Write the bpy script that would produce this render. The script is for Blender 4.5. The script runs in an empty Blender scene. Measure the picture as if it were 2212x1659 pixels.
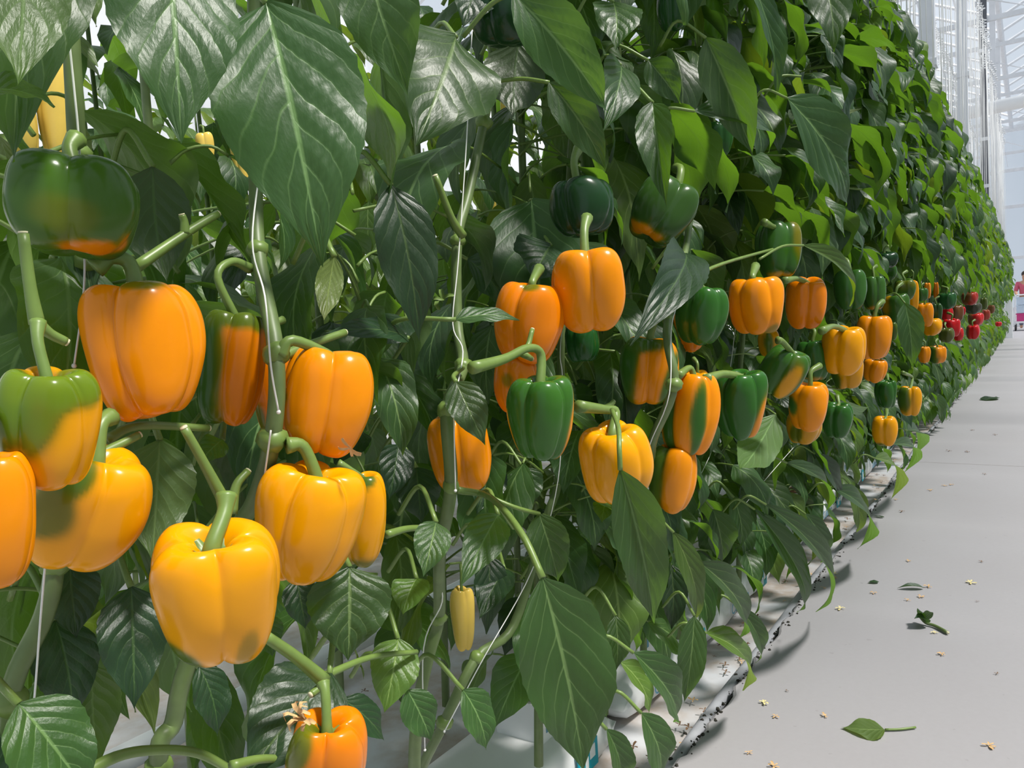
import bpy, math, random
import numpy as np
from mathutils import Vector, Matrix

random.seed(7)
RNG = np.random.default_rng(7)
C = bpy.context.scene.collection
SC = bpy.context.scene

# ------------------------------------------------------------------ camera
F, CX, CY = 1659.0, 1106.0, 829.5
CAM = Vector((0.0, 0.0, 0.80))
PSI, TH, RHO = math.radians(34.2), math.radians(3.95), math.radians(3.2)
fw = Vector((-math.sin(PSI)*math.cos(TH), math.cos(PSI)*math.cos(TH), -math.sin(TH)))
r0 = Vector((math.cos(PSI), math.sin(PSI), 0.0)); u0 = r0.cross(fw)
RT = r0*math.cos(RHO) - u0*math.sin(RHO)
UP = u0*math.cos(RHO) + r0*math.sin(RHO)
cd = bpy.data.cameras.new('camera'); cam = bpy.data.objects.new('camera', cd); C.objects.link(cam)
cd.sensor_width = 36.0; cd.lens = F/2212.0*36.0; cd.clip_start = 0.02; cd.clip_end = 300
M = Matrix((RT, UP, -fw)).transposed().to_4x4(); M.translation = CAM
cam.matrix_world = M
SC.camera = cam

# ------------------------------------------------------------------ world, sun, exposure
w = bpy.data.worlds.new('World'); SC.world = w; w.use_nodes = True
bg = w.node_tree.nodes['Background']
bg.inputs['Color'].default_value = (0.80, 0.89, 1.0, 1); bg.inputs['Strength'].default_value = 0.68
sd = bpy.data.lights.new('sun', 'SUN'); sun = bpy.data.objects.new('sun', sd); C.objects.link(sun)
sd.energy = 5.4; sd.angle = math.radians(7.0); sd.color = (1.0, 0.96, 0.90)
SUNDIR = Vector((0.50, 0.04, 0.86)).normalized()
sun.rotation_euler = SUNDIR.to_track_quat('Z', 'Y').to_euler()
SC.view_settings.view_transform = 'Standard'; SC.view_settings.look = 'None'
SC.view_settings.gamma = 1.0; SC.view_settings.use_curve_mapping = False
SC.view_settings.exposure = 0.0

# ------------------------------------------------------------------ helpers
def ray(px, py): return fw + RT*((px-CX)/F) + UP*((CY-py)/F)
def P(px, py, p):                       # point on the plane x = -p of the plant row
    d = ray(px, py); t = -p/d.x
    return CAM + d*t
def G(px, py, z=0.0):                   # point on a horizontal plane
    d = ray(px, py); return CAM + d*((z-CAM.z)/d.z)
def proj(v):
    d = v-CAM; z = d.dot(fw)
    if z < 0.02: return None
    return (CX+F*d.dot(RT)/z, CY-F*d.dot(UP)/z, z)
def depth(v): return (v-CAM).dot(fw)

def tag(o, label=None, cat=None, group=None, kind=None):
    if label: o['label'] = label
    if cat: o['category'] = cat
    if group: o['group'] = group
    if kind: o['kind'] = kind
    return o
def link(name, me, parent=None, mat=None):
    o = bpy.data.objects.new(name, me); C.objects.link(o)
    if mat is not None and me is not None and len(me.materials) == 0: me.materials.append(mat)
    if parent is not None: o.parent = parent
    return o
def empty(name, loc=(0, 0, 0)):
    o = bpy.data.objects.new(name, None); C.objects.link(o); o.location = loc
    o.empty_display_size = 0.02
    return o
def mesh(name, v, f, mat=None, smooth=True, uv=None):
    me = bpy.data.meshes.new(name)
    me.from_pydata([tuple(x) for x in v], [], [tuple(x) for x in f])
    if smooth: me.polygons.foreach_set('use_smooth', [True]*len(me.polygons))
    if uv is not None:
        lay = me.uv_layers.new(name='UVMap')
        idx = np.empty(len(me.loops), dtype=np.int32); me.loops.foreach_get('vertex_index', idx)
        lay.data.foreach_set('uv', np.asarray(uv, dtype=np.float32)[idx].ravel())
    if mat is not None: me.materials.append(mat)
    me.update()
    return me
class MB:
    def __init__(s): s.v = []; s.f = []
    def add(s, v, f):
        n = len(s.v); s.v += [tuple(x) for x in v]; s.f += [tuple(i+n for i in q) for q in f]; return s
    def box(s, a, b):
        (x0, y0, z0), (x1, y1, z1) = a, b
        v = [(x0,y0,z0),(x1,y0,z0),(x1,y1,z0),(x0,y1,z0),(x0,y0,z1),(x1,y0,z1),(x1,y1,z1),(x0,y1,z1)]
        return s.add(v, [(3,2,1,0),(4,5,6,7),(0,1,5,4),(1,2,6,5),(2,3,7,6),(3,0,4,7)])
    def tube(s, pts, rad, seg=8, cap=True):
        v, f = tube_arrays(pts, rad, seg, cap); return s.add(v, f)
    def build(s, name, mat, parent=None, smooth=True):
        return link(name, mesh(name, s.v, s.f, mat, smooth), parent)
def smooth_path(pts, n=5):
    pts = [Vector(p) for p in pts]
    if len(pts) < 3: return pts
    out = []
    q = [pts[0]*2-pts[1]]+pts+[pts[-1]*2-pts[-2]]
    for i in range(1, len(q)-2):
        a, b, c, d = q[i-1], q[i], q[i+1], q[i+2]
        for k in range(n):
            t = k/n
            out.append(0.5*((2*b)+(c-a)*t+(2*a-5*b+4*c-d)*t*t+(3*b-a-3*c+d)*t*t*t))
    out.append(pts[-1]); return out
def tube_arrays(pts, rad, seg=8, cap=True):
    pts = [Vector(p) for p in pts]; n = len(pts)
    if not hasattr(rad, '__len__'): rad = [rad]*n
    elif len(rad) != n:
        xs = np.linspace(0, 1, len(rad)); rad = list(np.interp(np.linspace(0, 1, n), xs, rad))
    v, f = [], []
    prev = None
    for i in range(n):
        t = (pts[min(i+1, n-1)]-pts[max(i-1, 0)]).normalized()
        if prev is None:
            a = Vector((0, 0, 1)) if abs(t.z) < 0.9 else Vector((1, 0, 0))
            e = t.cross(a).normalized()
        else:
            e = (prev-t*prev.dot(t)).normalized()
        prev = e; g = t.cross(e)
        for k in range(seg):
            an = 2*math.pi*k/seg
            v.append(pts[i]+(e*math.cos(an)+g*math.sin(an))*rad[i])
    for i in range(n-1):
        for k in range(seg):
            a = i*seg+k; b = i*seg+(k+1) % seg
            f.append((a, b, b+seg, a+seg))
    if cap:
        f.append(tuple(range(seg-1, -1, -1))); f.append(tuple((n-1)*seg+k for k in range(seg)))
    return v, f

# ------------------------------------------------------------------ materials
def new_mat(name):
    m = bpy.data.materials.new(name); m.use_nodes = True
    nt = m.node_tree; b = nt.nodes['Principled BSDF']
    return m, nt, b
def nd(nt, t, **kw):
    n = nt.nodes.new(t)
    for k, v in kw.items(): setattr(n, k, v)
    return n
def mth(nt, op, a, b=None, c=None):
    n = nt.nodes.new('ShaderNodeMath'); n.operation = op
    for i, x in enumerate((a, b, c)):
        if x is None: continue
        if isinstance(x, (int, float)): n.inputs[i].default_value = x
        else: nt.links.new(x, n.inputs[i])
    return n.outputs[0]
def mixc(nt, fac, a, b):
    n = nt.nodes.new('ShaderNodeMix'); n.data_type = 'RGBA'
    for s, x in ((0, fac), (6, a), (7, b)):
        if isinstance(x, (int, float)): n.inputs[s].default_value = x
        elif isinstance(x, tuple): n.inputs[s].default_value = (*x, 1)
        else: nt.links.new(x, n.inputs[s])
    return n.outputs[2]
def simple(name, col, rough=0.5, var=0.15, scale=20, metal=0.0, spec=0.5, bump=0.0, coord='Object'):
    m, nt, b = new_mat(name)
    tc = nd(nt, 'ShaderNodeTexCoord'); no = nd(nt, 'ShaderNodeTexNoise')
    no.inputs['Scale'].default_value = scale; no.inputs['Detail'].default_value = 4
    nt.links.new(tc.outputs[coord], no.inputs['Vector'])
    c = mixc(nt, no.outputs['Fac'], tuple(x*(1-var) for x in col), tuple(min(1, x*(1+var)) for x in col))
    nt.links.new(c, b.inputs['Base Color'])
    b.inputs['Roughness'].default_value = rough; b.inputs['Metallic'].default_value = metal
    b.inputs['Specular IOR Level'].default_value = spec
    if bump:
        bp = nd(nt, 'ShaderNodeBump'); bp.inputs['Strength'].default_value = bump; bp.inputs['Distance'].default_value = 0.002
        nt.links.new(no.outputs['Fac'], bp.inputs['Height']); nt.links.new(bp.outputs[0], b.inputs['Normal'])
    return m

NV = 6.5; VS = 0.36
def leaf_material(name, top, under, trans, vein, tfac=0.30, rough=0.41):
    m, nt, b = new_mat(name)
    uvn = nd(nt, 'ShaderNodeUVMap'); uvn.uv_map = 'UVMap'
    sp = nd(nt, 'ShaderNodeSeparateXYZ'); nt.links.new(uvn.outputs[0], sp.inputs[0])
    u, v = sp.outputs[0], sp.outputs[1]
    s = mth(nt, 'MULTIPLY', mth(nt, 'SUBTRACT', v, 0.5), 2.0); a = mth(nt, 'ABSOLUTE', s)
    side = mth(nt, 'MULTIPLY', mth(nt, 'GREATER_THAN', s, 0.0), 0.45)
    oi = nd(nt, 'ShaderNodeObjectInfo')
    tc = nd(nt, 'ShaderNodeTexCoord')
    nq = nd(nt, 'ShaderNodeTexNoise'); nq.noise_dimensions = '4D'; nq.inputs['Scale'].default_value = 3.0; nq.inputs['Detail'].default_value = 1
    nt.links.new(tc.outputs['UV'], nq.inputs['Vector']); nt.links.new(mth(nt, 'MULTIPLY', oi.outputs['Random'], 50.0), nq.inputs['W'])
    q = mth(nt, 'ADD', mth(nt, 'MULTIPLY', mth(nt, 'SUBTRACT', u, mth(nt, 'MULTIPLY', a, VS)), NV), side)
    q = mth(nt, 'ADD', q, mth(nt, 'MULTIPLY', mth(nt, 'SUBTRACT', nq.outputs['Fac'], 0.5), 0.9))
    dq = mth(nt, 'ABSOLUTE', mth(nt, 'SUBTRACT', mth(nt, 'FRACT', mth(nt, 'ADD', q, 0.5)), 0.5))
    lat = mth(nt, 'SUBTRACT', 1.0, mth(nt, 'MINIMUM', mth(nt, 'MULTIPLY', dq, 15.0), 1.0))
    lat = mth(nt, 'MULTIPLY', lat, mth(nt, 'SUBTRACT', 1.0, mth(nt, 'MULTIPLY', a, 0.75)))
    mid = mth(nt, 'SUBTRACT', 1.0, mth(nt, 'MINIMUM', mth(nt, 'MULTIPLY', a, 19.0), 1.0))
    veinf = mth(nt, 'MINIMUM', mth(nt, 'ADD', mth(nt, 'MULTIPLY', lat, 0.75), mth(nt, 'MULTIPLY', mid, 1.6)), 1.0)
    no = nd(nt, 'ShaderNodeTexNoise'); no.inputs['Scale'].default_value = 6; no.inputs['Detail'].default_value = 3
    nt.links.new(tc.outputs['UV'], no.inputs['Vector'])
    hv = nd(nt, 'ShaderNodeHueSaturation')
    rnd = oi.outputs['Random']
    vt = mixc(nt, no.outputs['Fac'], tuple(c*0.75 for c in top), tuple(c*1.25 for c in top))
    geo = nd(nt, 'ShaderNodeNewGeometry')
    base = mixc(nt, geo.outputs['Backfacing'], vt, under)
    base = mixc(nt, mth(nt, 'MULTIPLY', veinf, 0.8), base, vein)
    nt.links.new(base, hv.inputs['Color'])
    nt.links.new(mth(nt, 'ADD', 0.485, mth(nt, 'MULTIPLY', rnd, 0.03)), hv.inputs['Hue'])
    nt.links.new(mth(nt, 'ADD', 0.75, mth(nt, 'MULTIPLY', mth(nt, 'FRACT', mth(nt, 'MULTIPLY', rnd, 7.31)), 0.55)), hv.inputs['Value'])
    nt.links.new(hv.outputs[0], b.inputs['Base Color'])
    b.inputs['Roughness'].default_value = rough; b.inputs['Specular IOR Level'].default_value = 0.5
    # relief: veins sunk, quilted blade between them, fine skin
    n2 = nd(nt, 'ShaderNodeTexNoise'); n2.inputs['Scale'].default_value = 26; n2.inputs['Detail'].default_value = 3
    nt.links.new(tc.outputs['UV'], n2.inputs['Vector'])
    quilt = mth(nt, 'POWER', mth(nt, 'MULTIPLY', dq, 2.0), 0.6)
    h = mth(nt, 'ADD', mth(nt, 'MULTIPLY', quilt, 0.8), mth(nt, 'MULTIPLY', n2.outputs['Fac'], 0.5))
    h = mth(nt, 'SUBTRACT', h, mth(nt, 'MULTIPLY', mid, 0.5))
    bp = nd(nt, 'ShaderNodeBump'); bp.inputs['Strength'].default_value = 0.40; bp.inputs['Distance'].default_value = 0.0018
    nt.links.new(h, bp.inputs['Height']); nt.links.new(bp.outputs[0], b.inputs['Normal'])
    tr = nd(nt, 'ShaderNodeBsdfTranslucent'); tr.inputs['Color'].default_value = (*trans, 1)
    nt.links.new(mixc(nt, mth(nt, 'MULTIPLY', veinf, 0.4), trans, tuple(c*0.6 for c in trans)), tr.inputs['Color'])
    mx = nd(nt, 'ShaderNodeMixShader'); mx.inputs[0].default_value = tfac
    nt.links.new(b.outputs[0], mx.inputs[1]); nt.links.new(tr.outputs[0], mx.inputs[2])
    nt.links.new(mx.outputs[0], nt.nodes['Material Output'].inputs[0])
    return m

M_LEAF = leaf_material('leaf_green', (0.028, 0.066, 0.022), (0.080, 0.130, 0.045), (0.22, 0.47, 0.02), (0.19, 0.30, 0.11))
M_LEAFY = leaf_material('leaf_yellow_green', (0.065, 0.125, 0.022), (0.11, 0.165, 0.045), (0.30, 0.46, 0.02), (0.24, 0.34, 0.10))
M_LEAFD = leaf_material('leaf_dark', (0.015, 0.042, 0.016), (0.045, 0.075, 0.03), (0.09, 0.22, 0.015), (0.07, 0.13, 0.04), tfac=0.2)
M_STEM = simple('stem_green', (0.115, 0.17, 0.055), 0.45, 0.35, 60)
M_STEMB = simple('stem_bright', (0.145, 0.225, 0.05), 0.40, 0.25, 70)
M_CUT = simple('cut_pale', (0.62, 0.58, 0.38), 0.7, 0.2, 200)
M_STRING = simple('white_string', (0.80, 0.80, 0.78), 0.6, 0.08, 300)
M_PETAL = simple('dried_petal', (0.60, 0.38, 0.17), 0.8, 0.35, 200)
M_YPETAL = simple('pale_petal', (0.72, 0.62, 0.30), 0.8, 0.25, 200)
M_BROWN = simple('dry_brown', (0.16, 0.09, 0.045), 0.85, 0.4, 160)
M_DARKBIT = simple('dark_scrap', (0.035, 0.045, 0.035), 0.7, 0.3, 160)
M_STEEL = simple('galvanised_steel', (0.72, 0.73, 0.75), 0.45, 0.12, 8, metal=0.1)
M_WHITE = simple('white_paint', (0.82, 0.83, 0.84), 0.4, 0.05, 6)
M_DARKSTEEL = simple('dark_steel', (0.11, 0.115, 0.13), 0.5, 0.2, 8)
M_BAG = simple('white_bag_film', (0.80, 0.81, 0.82), 0.35, 0.06, 14, bump=0.5)
M_TEAL = simple('teal_print', (0.0, 0.33, 0.43), 0.5, 0.06, 40)
M_BLUE = simple('blue_print', (0.10, 0.28, 0.42), 0.5, 0.06, 40)
M_COIR = simple('coir_brown', (0.25, 0.145, 0.075), 0.95, 0.5, 120, bump=1.0)
M_SOIL = simple('dark_soil', (0.03, 0.028, 0.02), 0.95, 0.6, 200, bump=1.0)
M_CREAM = simple('cream_plastic', (0.76, 0.72, 0.62), 0.35, 0.05, 30)

def film_material():
    m, nt, b = new_mat('ground_film')
    tc = nd(nt, 'ShaderNodeTexCoord'); n1 = nd(nt, 'ShaderNodeTexNoise'); n1.inputs['Scale'].default_value = 5.5; n1.inputs['Detail'].default_value = 6
    nt.links.new(tc.outputs['Object'], n1.inputs['Vector'])
    n2 = nd(nt, 'ShaderNodeTexNoise'); n2.inputs['Scale'].default_value = 38; n2.inputs['Detail'].default_value = 5
    nt.links.new(tc.outputs['Object'], n2.inputs['Vector'])
    f = mth(nt, 'MULTIPLY', mth(nt, 'SUBTRACT', n1.outputs['Fac'], 0.38), 5.0)
    f = mth(nt, 'MULTIPLY', mth(nt, 'MINIMUM', mth(nt, 'MAXIMUM', f, 0.0), 1.0), n2.outputs['Fac'])
    c = mixc(nt, f, (0.56, 0.57, 0.60), (0.30, 0.19, 0.09))
    nt.links.new(c, b.inputs['Base Color']); b.inputs['Roughness'].default_value = 0.42
    bp = nd(nt, 'ShaderNodeBump'); bp.inputs['Strength'].default_value = 0.35; bp.inputs['Distance'].default_value = 0.01
    n3 = nd(nt, 'ShaderNodeTexNoise'); n3.inputs['Scale'].default_value = 7
    nt.links.new(tc.outputs['Object'], n3.inputs['Vector'])
    nt.links.new(n3.outputs['Fac'], bp.inputs['Height']); nt.links.new(bp.outputs[0], b.inputs['Normal'])
    return m
def path_material():
    m, nt, b = new_mat('path_concrete')
    tc = nd(nt, 'ShaderNodeTexCoord')
    def noise(s, d=5):
        n = nd(nt, 'ShaderNodeTexNoise'); n.inputs['Scale'].default_value = s; n.inputs['Detail'].default_value = d
        nt.links.new(tc.outputs['Object'], n.inputs['Vector']); return n.outputs['Fac']
    c = mixc(nt, noise(1.6), (0.315, 0.300, 0.310), (0.365, 0.358, 0.375))
    c = mixc(nt, mth(nt, 'MULTIPLY', noise(90, 3), 0.25), c, (0.27, 0.26, 0.265))
    sp = mth(nt, 'GREATER_THAN', noise(34, 2), 0.735)
    c = mixc(nt, mth(nt, 'MULTIPLY', sp, 0.28), c, (0.20, 0.19, 0.18))
    nt.links.new(c, b.inputs['Base Color']); b.inputs['Roughness'].default_value = 0.62
    bp = nd(nt, 'ShaderNodeBump'); bp.inputs['Strength'].default_value = 0.15; bp.inputs['Distance'].default_value = 0.004
    nt.links.new(noise(60, 4), bp.inputs['Height']); nt.links.new(bp.outputs[0], b.inputs['Normal'])
    return m
M_FILM = film_material(); M_PATH = path_material()
def glass_material():
    m = bpy.data.materials.new('greenhouse_glass'); m.use_nodes = True; nt = m.node_tree; nt.nodes.clear()
    out = nd(nt, 'ShaderNodeOutputMaterial'); t = nd(nt, 'ShaderNodeBsdfTransparent'); t.inputs[0].default_value = (0.96, 0.98, 1, 1)
    d = nd(nt, 'ShaderNodeBsdfTranslucent'); d.inputs[0].default_value = (0.86, 0.90, 0.96, 1)
    g = nd(nt, 'ShaderNodeBsdfGlossy'); g.inputs[1].default_value = 0.08
    a = nd(nt, 'ShaderNodeMixShader'); a.inputs[0].default_value = 0.16
    b = nd(nt, 'ShaderNodeMixShader'); b.inputs[0].default_value = 0.05
    nt.links.new(t.outputs[0], a.inputs[1]); nt.links.new(d.outputs[0], a.inputs[2])
    nt.links.new(a.outputs[0], b.inputs[1]); nt.links.new(g.outputs[0], b.inputs[2]); nt.links.new(b.outputs[0], out.inputs[0])
    return m
M_GLASS = glass_material()
def pepper_material():
    m, nt, b = new_mat('pepper_skin')
    at = nd(nt, 'ShaderNodeAttribute'); at.attribute_name = 'Col'
    tc = nd(nt, 'ShaderNodeTexCoord'); no = nd(nt, 'ShaderNodeTexNoise')
    no.inputs['Scale'].default_value = 45; no.inputs['Detail'].default_value = 3
    nt.links.new(tc.outputs['Object'], no.inputs['Vector'])
    hv = nd(nt, 'ShaderNodeHueSaturation'); nt.links.new(at.outputs['Color'], hv.inputs['Color'])
    nt.links.new(mth(nt, 'ADD', 0.93, mth(nt, 'MULTIPLY', no.outputs['Fac'], 0.14)), hv.inputs['Value'])
    nt.links.new(hv.outputs[0], b.inputs['Base Color'])
    b.inputs['Roughness'].default_value = 0.23; b.inputs['Specular IOR Level'].default_value = 0.28
    b.inputs['Coat Weight'].default_value = 0.10; b.inputs['Coat Roughness'].default_value = 0.10
    b.inputs['Subsurface Weight'].default_value = 0.08; b.inputs['Subsurface Radius'].default_value = (0.006, 0.003, 0.0008)
    b.inputs['Subsurface Scale'].default_value = 1.0
    bp = nd(nt, 'ShaderNodeBump'); bp.inputs['Strength'].default_value = 0.04; bp.inputs['Distance'].default_value = 0.002
    nt.links.new(no.outputs['Fac'], bp.inputs['Height']); nt.links.new(bp.outputs[0], b.inputs['Normal'])
    return m
M_PEP = pepper_material()

# ------------------------------------------------------------------ the setting
EDGE = -0.545
def build_floor():
    b = MB(); ys = np.arange(-2.0, 32.0, 0.02)
    rr = np.random.default_rng(3)
    e = EDGE + np.convolve(rr.normal(0, 0.012, len(ys)+8), np.ones(5)/5, 'same')[4:-4] + rr.normal(0, 0.0018, len(ys))
    v = []
    for i, y in enumerate(ys):
        v += [(e[i]-0.004, y, -0.05), (e[i], y, -0.004), (e[i]+0.006, y, 0.0), (3.2, y, 0.0)]
    f = []
    for i in range(len(ys)-1):
        a = i*4; c = a+4
        f += [(a, c, c+1, a+1), (a+1, c+1, c+2, a+2), (a+2, c+2, c+3, a+3)]
    b.add(v, [tuple(reversed(q)) for q in f])
    o = b.build('floor', M_PATH, smooth=False)
    tag(o, 'light grey concrete path with a ragged left edge beside the pepper row', kind='structure')
    j = MB().box((EDGE+0.02, 4.455, -0.01), (3.2, 4.462, 0.0006)).build('joint', simple('joint_dark', (0.30, 0.285, 0.28), 0.8, 0.1, 30), o, False)
    # sheet of white film under the plants
    b = MB(); nx, ny = 60, 140
    xs = np.linspace(-9.0, EDGE+0.05, nx); ys = np.linspace(-2, 32, ny)
    xs = -0.50 - (np.linspace(0, 1, nx)**2)*9.0
    v = [(x, y, -0.045 + 0.006*math.sin(9*x+3*y)+0.004*math.sin(23*x-5*y)) for y in ys for x in xs]
    f = [(j*nx+i+1, j*nx+i, (j+1)*nx+i, (j+1)*nx+i+1) for j in range(ny-1) for i in range(nx-1)]
    o = b.add(v, f).build('floor', M_FILM)
    tag(o, 'dirty white ground film under the pepper plants', kind='structure')
    # rolled film strip along the path edge
    pts = [(EDGE-0.022+0.005*math.sin(y*2.1)+0.003*math.sin(y*7), y, -0.034) for y in np.arange(-1, 26, 0.12)]
    o = MB().tube(pts, 0.014, 8).build('film_roll', simple('grey_film', (0.34, 0.35, 0.38), 0.4, 0.4, 16))
    tag(o, 'grey rolled plastic film lying along the ragged path edge', 'film roll')
    # heating pipe on the ground deeper in
    o = MB().tube([(-1.42, y, 0.04) for y in np.arange(-1, 26, 1.0)], 0.026, 12).build('heating_pipe', M_WHITE)
    tag(o, 'pale heating pipe lying on the white film behind the first row', 'pipe')
build_floor()

def build_greenhouse():
    Y0, Y1 = -3.0, 31.0; EV, RG = 6.6, 7.7
    o = empty('ceiling', (0, 0, EV)); tag(o, 'glazed greenhouse roof with sloping glass panes and pale rafters', kind='structure')
    n = 0
    spans = [(-9.3, -7.1), (-7.1, -4.9), (-4.9, -2.7), (-2.7, -0.5), (-0.5, 1.7), (1.7, 3.9)]
    for k, (xa, xb) in enumerate(spans):
        up = (k % 2 == 0)
        za, zb = (EV, RG) if up else (RG, EV)
        pm = mesh('pane', [(xa, 0, za-EV), (xb, 0, zb-EV), (xb, 0.97, zb-EV), (xa, 0.97, za-EV)], [(0, 1, 2, 3)], M_GLASS, False)
        v, f = tube_arrays([(xa, 0, za-EV-0.03), (xb, 0, zb-EV-0.03)], 0.032, 4)
        rm = mesh('rafter', v, f, M_STEEL, False)
        y = 2.0
        while y < Y1:
            a = link('pane', pm, o); a.location = (0, y+0.015, 0)
            a = link('rafter', rm, o); a.location = (0, y, 0)
            y += 1.0
        for xx, zz, nm in ((xa, za, 'gutter' if up else 'ridge'),):
            MB().tube([(xx, 2, zz-EV-0.06), (xx, Y1, zz-EV-0.06)], 0.06, 6).build(nm, M_STEEL, o, False)
        for q in (0.33, 0.66):
            xx = xa+(xb-xa)*q; zz = za+(zb-za)*q
            MB().tube([(xx, 2, zz-EV-0.05), (xx, Y1, zz-EV-0.05)], 0.02, 4).build('purlin', M_STEEL, o, False)
    # end wall of glass
    o = empty('wall_end', (0, Y1, 0)); tag(o, 'glazed end wall of the greenhouse with grey horizontal bars', kind='structure')
    for x in np.arange(-9, 4.1, 1.0):
        MB().box((x-0.03, -0.03, 0), (x+0.03, 0.03, EV+0.8)).build('mullion', M_STEEL, o, False)
    for z in (0.6, 2.3, 4.0, 5.2, 6.6):
        MB().box((-9, -0.045, z-0.05), (4, 0.045, z+0.05)).build('transom', M_STEEL, o, False)
    pm = mesh('pane', [(0.03, 0, 0), (0.97, 0, 0), (0.97, 0, 1), (0.03, 0, 1)], [(0, 1, 2, 3)], M_GLASS, False)
    for x in np.arange(-9, 4, 1.0):
        for z0, z1 in ((0.65, 2.25), (2.35, 3.95), (4.05, 5.15), (5.25, 6.55)):
            a = link('pane', pm, o); a.location = (x, 0, z0); a.scale = (1, 1, z1-z0)
    b = MB().box((-9, -0.02, 0), (4, 0.02, 0.55)).build('kickboard', M_WHITE, o, False)
    # far left side wall, pale screen
    o = MB().box((-9.4, -3, 0), (-9.3, 31, 6.6)).build('wall_left', M_WHITE, smooth=False)
    tag(o, 'pale side wall far behind the crop rows', kind='structure')
    # posts in the row with bolted collars
    posts = [(6.6, .62), (9.9, .60), (13.9, .57), (17.6, .57), (20.4, .57)]
    for i, (y, p) in enumerate(posts):
        e = empty('steel_post', (-p, y, -0.04))
        m_ = M_DARKSTEEL if i == 2 else M_STEEL
        MB().box((-0.05, -0.05, 0), (0.05, 0.05, 6.6)).build('column', m_, e, False)
        for z in (2.6, 3.3, 4.6):
            MB().box((-0.062, -0.062, z), (0.062, 0.062, z+0.05)).build('collar', M_STEEL, e, False)
        MB().box((-0.09, -0.09, 0), (0.09, 0.09, 0.03)).build('base_plate', M_STEEL, e, False)
        tag(e, ['nearest grey galvanised post rising above the leaves', 'second grey galvanised post rising above the leaves',
                'dark post among the hanging strings', 'pale post behind the dark post', 'farthest pale post at the end of the row'][i], 'post', 'greenhouse posts in the row')
    for k, y in enumerate((6.6, 9.9, 13.9, 17.6, 21.8, 26.4)):
        e = empty('truss', (0, y, 5.0))
        MB().box((-9, -0.03, 0.0), (4, 0.03, 0.07)).build('lower_chord', M_STEEL, e, False)
        MB().box((-9, -0.03, 0.62), (4, 0.03, 0.69)).build('upper_chord', M_STEEL, e, False)
        x = -9.0; s = 0
        while x < 3.9:
            a, c = ((x, 0, 0.05), (x+1.3, 0, 0.64)) if s else ((x, 0, 0.64), (x+1.3, 0, 0.05))
            MB().tube([a, c], 0.010, 5).build('brace', M_STEEL, e, False); x += 1.3; s = 1-s
        tag(e, '%s roof truss crossing over the path, counted from the near end' % ['first', 'second', 'third', 'fourth', 'fifth', 'sixth'][k], 'truss', 'roof trusses')
    o = MB().tube([(-1.2, 16.0, 4.15), (3.6, 16.0, 4.35)], 0.11, 14).build('duct', M_WHITE)
    tag(o, 'thick white pipe crossing high above the path', 'pipe')
    # crop wires
    for p, lab in ((0.50, 'overhead crop wire above the path side of the row'), (1.0, 'overhead crop wire above the back of the row')):
        o = MB().tube([(-p, 1, 4.45), (-p, 25, 4.45)], 0.004, 5).build('crop_wire', M_STEEL); tag(o, lab, 'wire')
    # strings with their bobbins: from the wire down into the crowns
    v, f = tube_arrays([(0, 0, 0), (0, 0, -3.2)], 0.0024, 4); sm = mesh('string', v, f, M_STRING)
    hel = [(0.018*math.cos(a*2.2), 0.018*math.sin(a*2.2), -0.012*a) for a in range(0, 15)]
    v, f = tube_arrays(hel, 0.007, 5); bm_ = mesh('bobbin', v, f, M_WHITE)
    for p in (0.50, 1.0):
        for y in np.arange(3.6, 21.0, 0.15):
            e = empty('crop_string', (-p+random.uniform(-.03, .03), y+random.uniform(-.03, .03), 4.45))
            s = link('string', sm, e); s.rotation_euler = (random.uniform(-.015, .015), random.uniform(-.02, .02), 0)
            b = link('bobbin', bm_, e); b.location = (random.uniform(-.02, .02), 0, -0.02); b.rotation_euler = (random.uniform(-.5, .5), random.uniform(-.5, .5), random.uniform(0, 6))
            tag(e, 'white crop string hanging from a coiled bobbin on the overhead wire', 'string', 'white strings hanging above the row')
    # white post at the end of the row
    o = MB().box((-0.50, 21.0, -0.04), (-0.36, 21.3, 1.02)).box((-0.52, 20.98, 1.02), (-0.34, 21.32, 1.06)).box((-0.47,20.985,0.1),(-0.39,21.0,0.95)).build('end_board', M_WHITE, smooth=False)
    tag(o, 'white upright board at the far end of the pepper row', 'board')
build_greenhouse()

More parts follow.
